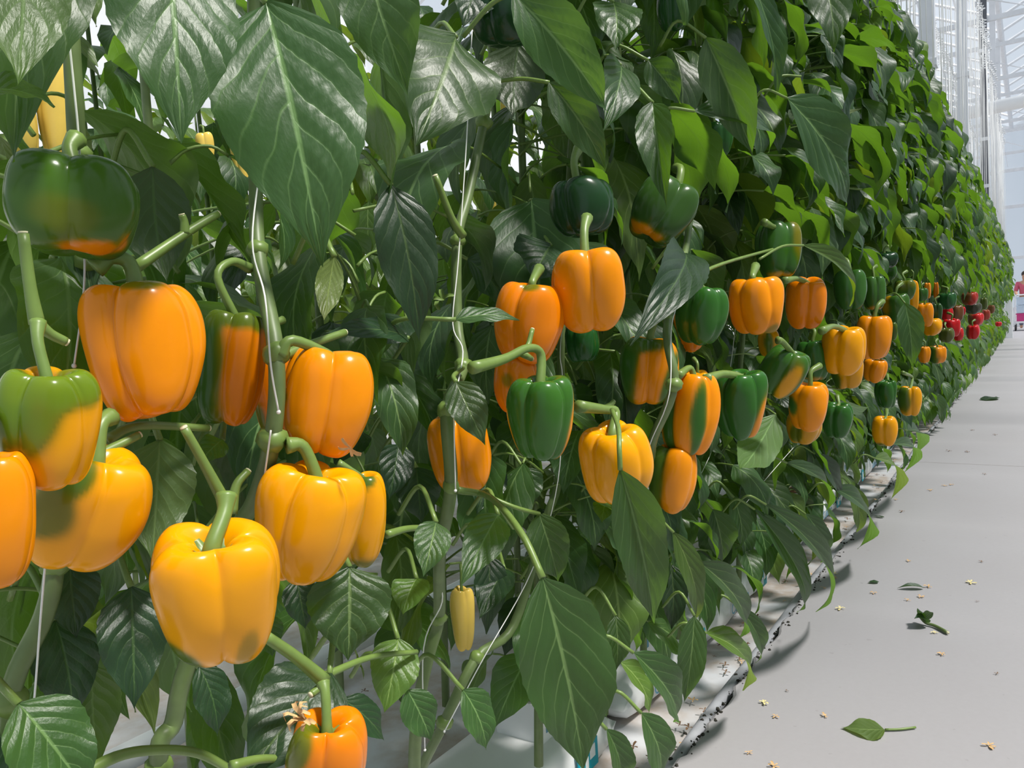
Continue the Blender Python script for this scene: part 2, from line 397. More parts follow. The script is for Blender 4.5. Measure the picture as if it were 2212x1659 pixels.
# ------------------------------------------------------------------ leaves
US = [0, .03, .08, .16, .26, .36, .46, .57, .68, .77, .84, .90, .95, 1]
WS = [.04, .24, .53, .82, .97, 1.0, .965, .85, .66, .46, .29, .15, .06, 0.0]
def leaf_arrays(nu, nv, aspect=0.52, fold=12, droop=50, tip=0, wave=0.035, pucker=0.020, seed=0, twist=0):
    rg = np.random.default_rng(seed)
    u = np.linspace(0, 1, nu+1); s = np.linspace(-1, 1, nv+1)
    ph = math.radians(droop)*(0.5-u) - math.radians(tip)*u**3
    du = 1.0/nu
    pm = 0.5*(ph[1:]+ph[:-1])
    y = np.concatenate([[0], np.cumsum(np.cos(pm))*du]); z = np.concatenate([[0], np.cumsum(np.sin(pm))*du])
    a = math.atan2(z[-1], y[-1]); L = math.hypot(z[-1], y[-1])
    y, z = (y*math.cos(a)+z*math.sin(a))/L, (-y*math.sin(a)+z*math.cos(a))/L
    ph = ph-a
    wv = np.interp(u, US, WS)*0.5*aspect
    wv = wv*(1+0.018*np.sin(u*75+seed))
    U, S = np.meshgrid(u, s, indexing='ij'); W = wv[:, None]*np.ones_like(S); A = np.abs(S)
    sd_ = np.where(S > 0, 0.45, 0.0)
    q = NV*(U-VS*A)+sd_
    dq = np.abs(((q+.5) % 1)-.5)*2
    env = np.clip(A*5, 0, 1)*(1-A**4)*np.clip(np.sin(np.pi*np.clip(U, 0, 1)), 0, 1)**.5
    bump = pucker*(np.sqrt(dq)-0.5)*env*aspect*1.6
    phl, phr = rg.uniform(0, 6.28, 2)
    wav = wave*aspect*2*(A**2)*np.where(S > 0, np.sin(2*np.pi*2.3*U+phr), np.sin(2*np.pi*2.0*U+phl))*np.sin(np.pi*U)
    big = 0.03*np.sin(2*np.pi*(U*1.2+rg.uniform(0, 1)))*S*aspect
    fo = math.radians(fold)*(1+0.3*np.sin(3*U+rg.uniform(0, 6)))
    tw = math.radians(twist)*(U-0.3)
    off = S*W
    nx_ = off*np.cos(fo); nz_ = np.abs(off)*np.sin(fo)+bump+wav+big
    X = nx_*np.cos(tw)-nz_*np.sin(tw); N = nx_*np.sin(tw)+nz_*np.cos(tw)
    bend = 0.02*np.sin(np.pi*U)*rg.uniform(-1, 1)
    Y = y[:, None]-N*np.sin(ph)[:, None]; Z = z[:, None]+N*np.cos(ph)[:, None]
    V = np.stack([X+bend, Y, Z], -1).reshape(-1, 3)
    m = nv+1
    faces = [(i*m+j, i*m+j+1, (i+1)*m+j+1, (i+1)*m+j) for i in range(nu) for j in range(nv)]
    uv = np.stack([U, S*0.5+0.5], -1).reshape(-1, 2)
    return V, faces, uv
def leaf_mesh(mat, **kw):
    V, f, uv = leaf_arrays(**kw); return mesh('leaf', V, f, mat, True, uv)

VAR = []; VARD = []; VARY = []
for i in range(12):
    kw = dict(nu=18, nv=10, aspect=[.50, .55, .46, .58, .52, .42][i % 6], fold=[14, 4, 22, 10, -8, 30][i % 6], droop=[55, 35, 75, 50, 90, 60][(i*5) % 6],
              tip=[0, 15, 30, -15][i % 4], wave=.03+.015*(i % 3), seed=i+1, twist=[0, 25, -25][i % 3])
    VAR.append(leaf_mesh(M_LEAF, **kw)); VARD.append(leaf_mesh(M_LEAFD, **kw)); VARY.append(leaf_mesh(M_LEAFY, **kw))
LOW = [leaf_arrays(nu=7, nv=4, aspect=.52, fold=[14, 4, 22, -8][i % 4], droop=[55, 35, 75, 90][i % 4], seed=40+i) for i in range(6)]
pv, pf = tube_arrays(smooth_path([(0, 0, 0), (0, .35, .10), (0, .75, .10), (0, 1, 0)], 3), [.022, .016, .016, .02], 6)
PET = mesh('petiole', pv, pf, M_STEMB)

def frame_from(y_axis, z_hint):
    y = y_axis.normalized(); z = (z_hint-y*z_hint.dot(y))
    if z.length < 1e-5: z = Vector((1, 0, 0))-y*y.x
    z.normalize(); x = y.cross(z)
    return Matrix((x, y, z)).transposed()
def mat_at(loc, R3, scale):
    m = (R3 @ Matrix.Diagonal(Vector(scale))).to_4x4(); m.translation = loc; return m
PROTECT = []      # (px, py, rx, ry, p) discs of the scene kept free of random leaves in front
def blocked(pts, p):
    for v in pts:
        q = proj(v)
        if q is None: return True
        for (cx, cy, rx, ry, pp) in PROTECT:
            if p < pp+0.02 and ((q[0]-cx)/rx)**2+((q[1]-cy)/ry)**2 < 1.0: return True
    return False

class Plant:
    def __init__(s, loc, label=None, group=None, name='pepper_plant'):
        s.o = empty(name, loc); s.loc = Vector(loc)
        if label: tag(s.o, label, 'plant', group)
    def local(s, v): return Vector(v)-s.loc
    def stem(s, pts, rad, mat=M_STEM, seg=10, name='stem', nodes=()):
        pp = smooth_path([s.local(p) for p in pts], 6)
        st = MB().tube(pp, rad, seg).build(name, mat, s.o)
        for nv in nodes:
            c = s.local(nv[0]); r = nv[1]
            MB().add(*blob(c, r, r*0.9, seed=int(abs(c.x*1000+c.z*777)))).build('node', M_STEMB, st)
        return st
    def leaf(s, base, tip, hint, me, width_scale=1.0, mat=None, pet=None, petr=0.0022):
        d = tip-base; L = d.length
        R3 = frame_from(d, hint)
        o = link('leaf', me, s.o)
        mw = mat_at(s.local(base), R3, (L*width_scale, L, L)); o.matrix_basis = mw
        if pet is not None:
            inv = mw.inverted()
            if len(pet) == 2:   # shared straight-ish petiole
                a, b = pet; dd = b-a
                hr = frame_from(dd, Vector((0, 0, 1)))
                pm = mat_at(s.local(a), hr, (0.095, dd.length, 0.095 if dd.length < .2 else .12))
                q = link('petiole', PET, o); q.matrix_basis = inv @ pm
            else:
                pp = [inv @ s.local(v) for v in smooth_path(pet, 5)]
                # tube in leaf-local (scaled) coordinates: build in plant space then bring over
                v, f = tube_arrays([s.local(x) for x in smooth_path(pet, 5)], petr, 7)
                me2 = mesh('petiole', [inv @ Vector(x) for x in v], f, M_STEMB)
                q = link('petiole', me2, o)
        return o
def blob(c, rx, rz, n=8, m=6, seed=0, jit=0.12):
    rg = random.Random(seed); v = []; f = []
    c = Vector(c)
    v.append(c+Vector((0, 0, rz)))
    for i in range(1, m):
        a = math.pi*i/m
        for k in range(n):
            b = 2*math.pi*k/n; j = 1+rg.uniform(-jit, jit)
            v.append(c+Vector((rx*math.sin(a)*math.cos(b)*j, rx*math.sin(a)*math.sin(b)*j, rz*math.cos(a)*j)))
    v.append(c-Vector((0, 0, rz)))
    for k in range(n): f.append((0, 1+k, 1+(k+1) % n))
    for i in range(m-2):
        for k in range(n):
            a = 1+i*n+k; b = 1+i*n+(k+1) % n
            f.append((a, a+n, b+n, b))
    L = len(v)-1
    for k in range(n): f.append((L, L-n+(k+1) % n, L-n+k))
    return v, f

# ------------------------------------------------------------------ peppers
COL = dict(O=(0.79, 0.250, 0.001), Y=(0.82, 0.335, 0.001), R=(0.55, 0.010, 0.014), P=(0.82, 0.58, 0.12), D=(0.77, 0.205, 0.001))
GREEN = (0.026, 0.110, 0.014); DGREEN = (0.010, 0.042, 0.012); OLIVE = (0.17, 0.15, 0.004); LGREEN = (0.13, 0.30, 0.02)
PROF = [(0.00, .315), (.09, .32), (.17, .345), (.28, .41), (.42, .472), (.58, .497), (.74, .475), (.88, .40), (.97, .27), (1.0, .10), (.985, -.07), (.93, -.22), (.845, -.345), (.72, -.44), (.56, -.492), (.40, -.498), (.24, -.465), (.10, -.42), (0.0, -.405)]
def pepper_arrays(W, H, lobes=4, phase=0.0, taper=0.0, seed=0, nth=56, npr=34, depth_=0.85, groove=1.0):
    rg = np.random.default_rng(seed)
    pr = smooth_path([(a, 0, b) for a, b in PROF], 4)
    arr = np.array([(q.x, q.z) for q in pr]); 
    d = np.concatenate([[0], np.cumsum(np.hypot(*np.diff(arr, axis=0).T))]); d /= d[-1]
    t = np.linspace(0, 1, npr)
    R = np.interp(t, d, arr[:, 0]); Z = np.interp(t, d, arr[:, 1])
    th = np.linspace(0, 2*np.pi, nth, endpoint=False)
    amp = 1+rg.uniform(-.10, .10, lobes); zsh = rg.uniform(-.05, .05, lobes)
    ang = th-phase+0.08*np.sin(th*2+rg.uniform(0, 6))
    k = ang*lobes/(2*np.pi); idx = np.floor(k+.5).astype(int) % lobes; fr = np.abs(k-np.floor(k+.5))*2   # 0 at lobe crown, 1 at groove
    def lerpl(vals):
        o = np.where(k-np.floor(k+.5) >= 0, 1, -1)
        return vals[idx]*(1-fr/2)+vals[(idx+o) % lobes]*(fr/2)
    A = lerpl(amp); ZS = lerpl(zsh)
    g = 1-np.cos(fr*np.pi/2)**0.62     # sharp crease in the groove
    gs = np.interp(t, [0, .1, .25, .4, .55, .75, .88, 1.0], [.05, .42, .36, .19, .14, .19, .36, .2])*groove
    TT, GG = np.meshgrid(gs, g, indexing='ij')
    RR = R[:, None]*(1-TT*GG)*(1+(A[None, :]-1)*np.clip(R[:, None]*1.4, 0, 1))
    zz = Z[:, None]*np.ones_like(GG)
    top = np.clip(Z*2.2, 0, 1)[:, None]; bot = np.clip(-Z*2.2, 0, 1)[:, None]
    sh = np.clip(R, 0, 1)[:, None]
    zz = zz+ZS[None, :]*sh*(bot-0.5*top) - 0.06*GG*top*sh + 0.08*GG*bot*sh
    RR = RR*(1+0.022*np.sin(th*2+5*zz+rg.uniform(0, 6))+0.018*np.sin(th*3-7*zz+rg.uniform(0, 6)))
    tap = 1-taper*(0.5-zz)
    RR = RR*tap
    X = RR*np.sin(th)[None, :]*W/2; Y = -RR*np.cos(th)[None, :]*W/2*depth_
    Zv = zz*H
    lean = rg.uniform(-.05, .05)
    X = X+lean*W*(zz**2-.1)
    V = np.stack([X, Y, Zv], -1).reshape(-1, 3)
    n = nth; faces = []
    for i in range(npr-1):
        for j in range(n):
            a = i*n+j; b = i*n+(j+1) % n
            faces.append((a, a+n, b+n, b))
    T = np.repeat(t, n); TH_ = np.tile(th, npr)
    return V, faces, T, TH_
def ripe_colors(V, T, TH_, H, base, ripe, blobs, green=GREEN, seed=0):
    rg = np.random.default_rng(seed+99)
    r = np.full(len(T), float(base))
    a = np.degrees((TH_+np.pi) % (2*np.pi)-np.pi); z = 0.5-V[:, 2]/H
    nz = 0.10*np.sin(TH_*3+rg.uniform(0, 6)+z*4)+0.07*np.sin(TH_*7+z*9+rg.uniform(0, 6))
    for (a0, z0, ra, rz, val) in blobs:
        da = (a-a0+180) % 360-180
        dd = np.sqrt((da/ra)**2+((z-z0)/rz)**2)+nz
        k = 1/(1+np.exp((dd-1)*10))
        r = r*(1-k)+val*k
    r = np.clip(r+nz*0.15*(1-np.abs(2*r-1)), 0, 1)
    g, o, y = np.array(green), np.array(OLIVE), np.array(COL[ripe])
    if ripe == 'R': o = np.array((0.17, 0.055, 0.02))
    k = r[:, None]
    c = np.where(k < .5, g+(o-g)*(k*2), o+(y-o)*(k*2-1))
    c = np.concatenate([c, np.ones((len(c), 1))], 1)
    return c
def set_col(me, c):
    at = me.color_attributes.new('Col', 'FLOAT_COLOR', 'POINT')
    at.data.foreach_set('color', np.asarray(c, dtype=np.float32).ravel())
def star(r, h, seed, n=5):
    rg = random.Random(seed); v = [(0, 0, h)]; f = []
    m = n*4
    for ring, (rf, zf) in enumerate(((.45, .75), (1.0, 0.0), (1.0, -.25))):
        for k in range(m):
            a = 2*math.pi*k/m; lob = 0.82+0.22*math.cos(a*n+seed)+rg.uniform(-.05, .05)
            rr = r*rf*(1 if ring == 0 else lob)
            v.append((rr*math.cos(a), rr*math.sin(a), h*zf+(0.0 if ring == 0 else r*.12*math.cos(a*n+seed+1))))
    for k in range(m): f.append((0, 1+k, 1+(k+1) % m))
    for ring in range(2):
        for k in range(m):
            a = 1+ring*m+k; b = 1+ring*m+(k+1) % m
            f.append((a, a+m, b+m, b))
    return v, f
NPEP = [0]
def pepper(px, py, wpx, hpx, p, label, ripe='O', base=1.0, blobs=(), roll=0, pitch=12, stem=None, lobes=4, phase=None, taper=0.06,
           green=GREEN, group='bell peppers hanging along the row', hi=True, protect=True, dp=0.014, groove=1.0, calyx=True):
    NPEP[0] += 1; sd_ = NPEP[0]
    c = P(px, py, p); z = depth(c)
    W = wpx*z/F; H = hpx*z/F
    to = CAM-c; th_ = Vector((to.x, to.y, 0)).normalized()
    Yl = -th_; Zl = Vector((0, 0, 1)); Xl = Yl.cross(Zl)
    R3 = Matrix((Xl, Yl, Zl)).transposed() @ Matrix.Rotation(math.radians(roll), 3, 'Y') @ Matrix.Rotation(math.radians(pitch), 3, 'X')
    o = empty('bell_pepper', c); o.rotation_euler = R3.to_euler()
    R3 = o.rotation_euler.to_matrix()
    if phase is None: phase = random.uniform(0, 1.57)
    else: phase = math.radians(phase)
    nth, npr = ((112, 64) if wpx > 120 else (64, 40)) if hi else (28, 20)
    V, f, T, TH_ = pepper_arrays(W, H, lobes, phase, taper, sd_, nth, npr, groove=groove)
    me = mesh('fruit', V, f, M_PEP)
    set_col(me, ripe_colors(V, T, TH_, H, base, ripe, blobs, green, sd_))
    link('fruit', me, o)
    r = W*0.072
    top = Vector((0, 0, .315*H))
    if stem is None:
        w_ = [c+R3 @ (top+Vector((0, 0, .22*H))), c+R3 @ (top+Vector((random.uniform(-.1, .1)*W, .08*W, .42*H))), c+R3 @ (top+Vector((random.uniform(-.25, .25)*W, .35*W, .50*H)))]
    else:
        n = len(stem); ptop = -(c+R3 @ (top+Vector((0, 0, .15*H)))).x; w_ = [P(s[0], s[1], ptop+dp*max(0, i)/n) for i, s in enumerate(stem)][1 if n > 2 else 0:]
    loc = [top-Vector((0, 0, .02*H)), top+Vector((0, 0, .10*H))]+[R3.inverted() @ (q-c) for q in w_]
    so = MB().tube(smooth_path(loc, 5), [r*1.25, r*.95, r*.8, r*.8, r*1.15], 10 if hi else 6).build('stalk', M_STEMB, o)
    if calyx:
        v, ff = star(W*.15, W*.03, sd_)
        pz = [(q[0], q[1]) for q in PROF[:6]]
        v = [(x, yy*.85, H*(np.interp(math.hypot(x, yy)*2/W, [q[0] for q in pz], [q[1] for q in pz])+.012)+(zq*.25)) for x, yy, zq in v]
        MB().add(v, ff).build('calyx', M_STEMB, o)
    tag(o, label, 'pepper', group)
    if protect: PROTECT.append((px, py, wpx*.52, hpx*.54, p))
    if protect and stem:
        for s in stem: PROTECT.append((s[0], s[1], 22*wpx/200+6, 30*wpx/200+6, p))
    return o

PE = pepper
# ---- the near ones
PE(160, 450, 274, 205, .46, 'large green pepper with an orange patch underneath, top left of the picture', 'D', .06, [(-5, .72, 30, .22, .24), (30, 1.0, 60, .10, .9), (78, .86, 18, .12, .85)], roll=6, pitch=-6, stem=[(155, 352), (150, 322), (165, 300)], lobes=4, phase=40, taper=.10, green=(.040, .125, .016))
PE(315, 757, 272, 285, .45, 'big plain orange pepper, largest at the left, hanging from a hooked stalk', 'O', 1, [(10, .03, 30, .05, .5)], roll=-3, pitch=-4, stem=[(305, 610), (280, 570), (240, 556), (205, 580)], lobes=4, phase=15, taper=.16)
PE(503, 795, 150, 238, .49, 'orange pepper with a dark green left side, right of the biggest orange one', 'D', .95, [(-62, .6, 42, .75, .05), (0, .02, 120, .13, .2)], roll=10, pitch=-2, stem=[(458, 668), (470, 600), (500, 565), (540, 580)], lobes=4, phase=25)
PE(103, 925, 208, 258, .40, 'yellow pepper with green shoulders hanging straight from a long stalk at the left', 'Y', .97, [(-55, .25, 60, .42, .12), (10, .02, 130, .24, .18), (-80, .6, 30, .5, .15)], roll=4, pitch=12, stem=[(85, 800), (82, 740), (82, 695)], lobes=4, phase=5, green=(.10, .22, .012))
PE(175, 1092, 262, 250, .45, 'wide orange pepper tucked behind the green shouldered one at the left', 'Y', 1, [(-40, .12, 35, .22, .1), (-30, .5, 30, .22, .45)], roll=22, pitch=14, stem=[(205, 990), (218, 920), (240, 900)], lobes=4, phase=60)
PE(-22, 1125, 195, 300, .40, 'orange pepper cut off by the left edge of the picture', 'O', 1, [], roll=4, pitch=5, lobes=4, phase=30)
PE(468, 1287, 286, 300, .40, 'bright yellow orange pepper with a small green patch at its lower left', 'Y', 1, [(-48, .88, 22, .18, .15), (28, .82, 10, .18, .7)], roll=0, pitch=17, stem=[(478, 1160), (484, 1110), (489, 1070)], lobes=4, phase=45, taper=.12)
PE(664, 1132, 228, 255, .44, 'glossy orange pepper hanging below the leaning stem, right of the bright yellow one', 'Y', 1, [], roll=14, pitch=8, stem=[(668, 1005), (655, 965), (620, 962)], lobes=4, phase=10, taper=.14)
PE(783, 1122, 112, 208, .47, 'narrow yellow pepper half hidden behind the glossy orange one', 'Y', .95, [(-20, .02, 60, .10, .15), (-10, .97, 60, .10, .5)], roll=6, pitch=4, stem=[(765, 1020), (730, 1000)], lobes=3, phase=20)
PE(702, 868, 198, 232, .44, 'orange pepper with one shaded lobe and a dry flower remnant at its bottom', 'O', 1, [(-70, .5, 12, .08, .4)], roll=12, pitch=-2, stem=[(655, 750), (632, 735), (605, 768)], lobes=4, phase=50)
PE(600, 850, 112, 196, .52, 'orange pepper mostly hidden behind the thick stem', 'D', 1, [(-60, .8, 25, .2, .4)], roll=2, pitch=0, lobes=3)
PE(702, 1650, 186, 225, .40, 'small orange pepper at the bottom edge with a green crown', 'D', 1, [(-70, .15, 40, .25, .3)], roll=6, pitch=15, stem=[(706, 1540), (703, 1500), (698, 1475)], lobes=4, phase=35)
# ---- the middle
PE(1270, 626, 168, 172, .40, 'orange pepper hanging right below the dark round green one', 'O', 1, [], roll=-2, pitch=6, stem=[(1262, 535), (1262, 500), (1268, 470)], lobes=4, phase=48)
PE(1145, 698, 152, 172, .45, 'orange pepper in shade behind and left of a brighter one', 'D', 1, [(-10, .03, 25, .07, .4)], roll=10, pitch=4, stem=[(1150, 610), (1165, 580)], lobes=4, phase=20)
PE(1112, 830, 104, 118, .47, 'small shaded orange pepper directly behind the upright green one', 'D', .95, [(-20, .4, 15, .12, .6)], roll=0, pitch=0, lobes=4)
PE(1167, 903, 160, 180, .39, 'green pepper with thin orange edges on an arched stalk', 'O', .02, [(88, .7, 16, .5, .9), (-90, .75, 18, .4, .85)], roll=3, pitch=8, stem=[(1178, 808), (1168, 765), (1140, 752), (1090, 775), (1020, 795)], lobes=4, phase=10, taper=.2, green=(.03, .125, .014))
PE(994, 976, 150, 164, .52, 'orange pepper crossed by a thin upright stem', 'O', 1, [], roll=-4, pitch=0, lobes=4, phase=40)
PE(1256, 742, 80, 80, .52, 'small dark green pepper in the gap below an orange one', 'O', .0, [], roll=0, pitch=0, lobes=4, green=(.012, .07, .012))
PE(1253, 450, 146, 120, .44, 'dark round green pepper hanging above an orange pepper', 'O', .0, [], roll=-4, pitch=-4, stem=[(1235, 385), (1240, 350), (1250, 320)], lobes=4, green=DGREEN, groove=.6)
PE(1430, 456, 150, 138, .46, 'tilted green pepper with an orange bottom behind a hanging pale leaf', 'O', .03, [(-30, .98, 70, .12, .95)], roll=32, pitch=-8, lobes=4, green=(.026, .085, .016))
PE(1400, 800, 138, 142, .45, 'orange pepper with two dark green stripes', 'O', 1, [(-55, .45, 32, .6, .03), (52, .65, 20, .5, .05), (-20, .05, 50, .15, .1)], roll=6, pitch=2, lobes=4, phase=42)
PE(1516, 681, 116, 126, .40, 'plain green pepper left of an orange one, halfway along the row', 'O', .0, [], roll=8, pitch=6, stem=[(1500, 620), (1492, 600), (1475, 600)], lobes=4, phase=8)
PE(1488, 716, 72, 88, .47, 'orange pepper peeking out from behind a plain green one', 'D', 1, [], lobes=4)
PE(1492, 893, 118, 178, .41, 'tall orange pepper striped with dark green, beside a green pepper', 'O', 1, [(-58, .62, 16, .42, .04), (20, .58, 19, .45, .02)], roll=8, pitch=2, stem=[(1498, 815), (1490, 795), (1465, 812)], lobes=4, phase=0, taper=-.04)
PE(1598, 873, 140, 146, .38, 'dark green pepper with an orange right edge', 'O', .0, [(72, .85, 24, .45, .95)], roll=2, pitch=12, stem=[(1590, 815), (1560, 808), (1525, 820)], lobes=4, phase=4, taper=.25)
PE(1508, 838, 62, 74, .47, 'small yellow pepper showing just its shoulders behind stripes', 'Y', 1, [], lobes=4)
PE(1331, 1002, 166, 170, .39, 'orange pepper with a leaf stalk hanging down in front of it', 'Y', 1, [], roll=-4, pitch=14, stem=[(1345, 925), (1330, 890), (1310, 885), (1250, 878)], lobes=4, phase=0)
PE(1448, 1032, 106, 142, .44, 'orange pepper with a green left side partly behind a leaf', 'O', .95, [(-55, .4, 38, .7, .12)], roll=8, pitch=2, lobes=4)
# ---- further along
PE(1632, 660, 122, 118, .38, 'blocky orange pepper with three lobes under a green one', 'O', 1, [(60, .95, 20, .1, .6)], roll=0, pitch=6, stem=[(1625, 598), (1632, 575)], lobes=4, phase=0)
PE(1681, 541, 105, 120, .42, 'green pepper with a hint of yellow hanging above two orange ones', 'Y', .03, [(65, .3, 22, .4, .45), (20, 1.0, 60, .08, .8)], roll=2, pitch=-6, stem=[(1670, 490), (1650, 480)], lobes=4)
PE(1740, 655, 94, 106, .38, 'orange pepper with a thick green stalk, right of the blocky one', 'D', 1, [], roll=6, pitch=16, stem=[(1738, 612), (1722, 602), (1695, 606)], lobes=4, phase=50)
PE(1836, 626, 78, 86, .40, 'green pepper partly covered by a yellowish leaf', 'O', .03, [], roll=0, pitch=0, lobes=4, green=(.03, .12, .02))
PE(1888, 633, 50, 72, .38, 'slim green pepper right of the leaf covered one', 'O', .04, [(0, 1, 100, .1, .7)], roll=0, pitch=0, lobes=4, green=(.035, .13, .02))
PE(1690, 804, 106, 108, .37, 'tilted green pepper with a yellow flank', 'Y', .03, [(30, .6, 24, .5, .9)], roll=28, pitch=10, stem=[(1700, 750), (1690, 738), (1680, 735)], lobes=4, phase=45)
PE(1757, 778, 68, 84, .40, 'upright green pepper left of a bright yellow one', 'O', .0, [(0, 1, 80, .08, .7)], roll=0, pitch=4, lobes=4)
PE(1822, 758, 100, 104, .34, 'bright yellow pepper in front of an orange one beside the path', 'Y', 1, [(-60, .3, 20, .4, .8)], roll=6, pitch=10, stem=[(1815, 700), (1800, 705), (1775, 715)], lobes=4, phase=30)
PE(1887, 728, 78, 92, .36, 'orange pepper right behind the bright yellow one', 'O', 1, [], roll=4, pitch=4, lobes=4, phase=30)
PE(1830, 802, 74, 74, .38, 'orange pepper with a green blotch below the bright yellow one', 'Y', .9, [(-50, .7, 25, .3, .1)], lobes=4)
PE(1746, 878, 90, 104, .36, 'orange pepper with a dark spot at its side, low in the row', 'O', 1, [(-60, .45, 20, .2, .02)], roll=6, pitch=10, lobes=3, phase=20)
PE(1735, 922, 76, 72, .40, 'mottled orange and green pepper lowest under another orange one', 'Y', .8, [(-30, .6, 25, .3, .3)], roll=6, lobes=4)
PE(1808, 908, 64, 76, .38, 'green pepper low in the row, right of a dark spotted orange one', 'O', .0, [], roll=4, pitch=8, stem=[(1812, 872), (1808, 855)], lobes=4)
PE(1890, 800, 50, 50, .38, 'small orange pepper below the orange one behind the bright yellow', 'O', 1, [], roll=10, lobes=4)
PE(1915, 851, 46, 60, .37, 'small green pepper above the lowest orange one near the path', 'O', .0, [], lobes=4, stem=[(1918, 822), (1916, 810)])
PE(1967, 866, 52, 62, .34, 'half green half yellow pepper on an arched stalk nearest the path', 'Y', .95, [(-45, .3, 40, .5, .1)], pitch=4, stem=[(1972, 835), (1970, 815), (1950, 805)], lobes=4)
PE(1912, 931, 54, 64, .36, 'lowest orange pepper near the path edge', 'Y', 1, [(-30, .95, 30, .1, .4)], pitch=8, stem=[(1915, 898), (1915, 885)], lobes=4)
FG = 'small peppers far along the row'
def PF(*a, **k): k.setdefault('hi', False); k.setdefault('group', FG); return PE(*a, **k)
PF(1954, 626, 46, 46, .36, 'shiny green pepper in front of a tall yellow one', 'Y', .08, [(0, .2, 80, .2, .3)])
PF(1972, 640, 24, 68, .38, 'tall yellow pepper behind a shiny green one', 'Y', 1)
PF(1992, 636, 26, 28, .36, 'little round green pepper on a yellow curved stalk', 'O', .02)
PF(1935, 665, 56, 60, .37, 'green pepper with yellowing left side', 'Y', .05, [(-60, .3, 30, .4, .7)])
PF(1998, 680, 36, 50, .36, 'wrinkled orange pepper left of a dark green one', 'O', 1)
PF(2023, 676, 24, 42, .36, 'dark green pepper between orange and red ones', 'O', .02, [(0, .95, 60, .1, .4)], green=(.02, .07, .015))
PF(2013, 706, 42, 36, .37, 'yellow orange pepper under the dark green one', 'Y', 1)
PF(2045, 650, 38, 36, .35, 'dark green ribbed pepper hanging above the red cluster', 'O', 0, lobes=5, green=(.018, .085, .02))
PF(2046, 678, 24, 28, .38, 'pinkish red pepper just under the ribbed green one', 'R', 1)
PF(2064, 678, 30, 38, .36, 'brownish pepper turning red', 'R', .45)
PF(2078, 672, 16, 18, .36, 'tiny red pepper right of the brownish one', 'R', 1)
PF(2056, 708, 34, 38, .34, 'largest glossy red pepper in the far cluster', 'R', 1)
PF(2070, 722, 20, 28, .36, 'red pepper leaning behind the glossy red one', 'R', .95)
PF(2044, 724, 32, 30, .35, 'grey green pepper below the glossy red one', 'R', .18)
PF(2096, 645, 34, 28, .36, 'dark red pepper topmost in the far cluster', 'R', .8, [(-40, .3, 50, .6, .45)])
PF(2102, 666, 32, 24, .36, 'dark grey green pepper under the dark red one', 'R', .08, green=(.025, .05, .03))
PF(2107, 690, 32, 28, .36, 'wide red pepper with a dark left side', 'R', .95, [(-60, .4, 40, .6, .4)])
PF(2101, 717, 28, 30, .34, 'bright red pepper lowest in the far cluster', 'R', 1, [(-60, .5, 30, .6, .5)])
PF(2124, 656, 18, 26, .37, 'greyish green pepper at the far end of the red cluster', 'R', .15)
PF(2130, 680, 18, 22, .37, 'rusty red pepper far along the row', 'R', .7)
PF(2141, 668, 15, 18, .36, 'brown green pepper farthest right among the red ones', 'R', .45)
PF(2157, 700, 13, 10, .33, 'tiny bright red pepper alone near the path end', 'R', 1)
PF(2025, 766, 38, 38, .34, 'pepper split dark green left and orange right, low by the path', 'O', 1, [(-55, .5, 55, .8, .03)])
PF(1997, 766, 24, 36, .37, 'orange pepper beside the two coloured one', 'O', 1)
PF(2004, 628, 14, 34, .40, 'slim orange pepper hanging high among leaves', 'O', 1)
PF(2022, 628, 12, 36, .40, 'second slim orange pepper hanging high among leaves', 'D', 1)
PF(1926, 715, 26, 40, .40, 'dark olive pepper in the shade behind a big leaf', 'O', .15)
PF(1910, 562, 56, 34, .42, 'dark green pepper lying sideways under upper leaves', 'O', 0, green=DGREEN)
PF(1918, 588, 36, 34, .42, 'green pepper just below the sideways dark one', 'O', .03)
PF(1662, 742, 48, 60, .46, 'small yellow and green pepper in the gap under the blocky orange one', 'Y', .8, [(0, .6, 25, .6, .1)])
# ---- upper canopy
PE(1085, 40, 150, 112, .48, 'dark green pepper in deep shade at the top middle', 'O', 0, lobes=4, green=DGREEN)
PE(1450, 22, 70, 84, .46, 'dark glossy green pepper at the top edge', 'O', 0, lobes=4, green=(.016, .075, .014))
PE(1536, 45, 52, 90, .55, 'light green sunlit pepper at the top edge', 'O', 0, lobes=4, green=(.15, .34, .03))
PE(1543, 302, 74, 74, .50, 'green pepper in shade high in the leaves', 'O', 0, lobes=4, green=(.02, .09, .015))
# ---- pale yellow ones in the row behind
BG = 'pale yellow peppers in the row behind'
for (x, y, ww, hh, p, lab) in [(118, 235, 85, 215, 1.68, 'pale yellow long pepper behind the upper left leaves'), (25, 175, 80, 150, 1.68, 'yellow pepper behind leaves at the left edge'),
        (48, 280, 70, 120, 1.68, 'dull yellow pepper low behind the left edge leaf'), (514, 285, 52, 225, 1.68, 'long yellow pepper strip beside the big hanging leaf'),
        (1000, 1338, 58, 140, .78, 'pale cream long pepper low behind the stems'), (1094, 240, 28, 70, 1.68, 'yellow pepper sliver behind upper middle leaves'),
        (1072, 455, 26, 120, 1.68, 'narrow yellow pepper behind the middle stem'), (1176, 500, 46, 64, 1.68, 'yellow pepper left of the dark round green one'),
        (1118, 582, 46, 64, 1.68, 'creamy yellow pepper above two orange ones'), (445, 318, 40, 60, 1.68, 'small yellow pepper under the upper left grey leaf')]:
    PE(x, y, ww, hh, p, lab, 'P', 1, roll=random.uniform(-8, 8), pitch=0, lobes=3, taper=.25, group=BG, protect=False)
    PROTECT.append((x, y, ww*.40, hh*.42, p))

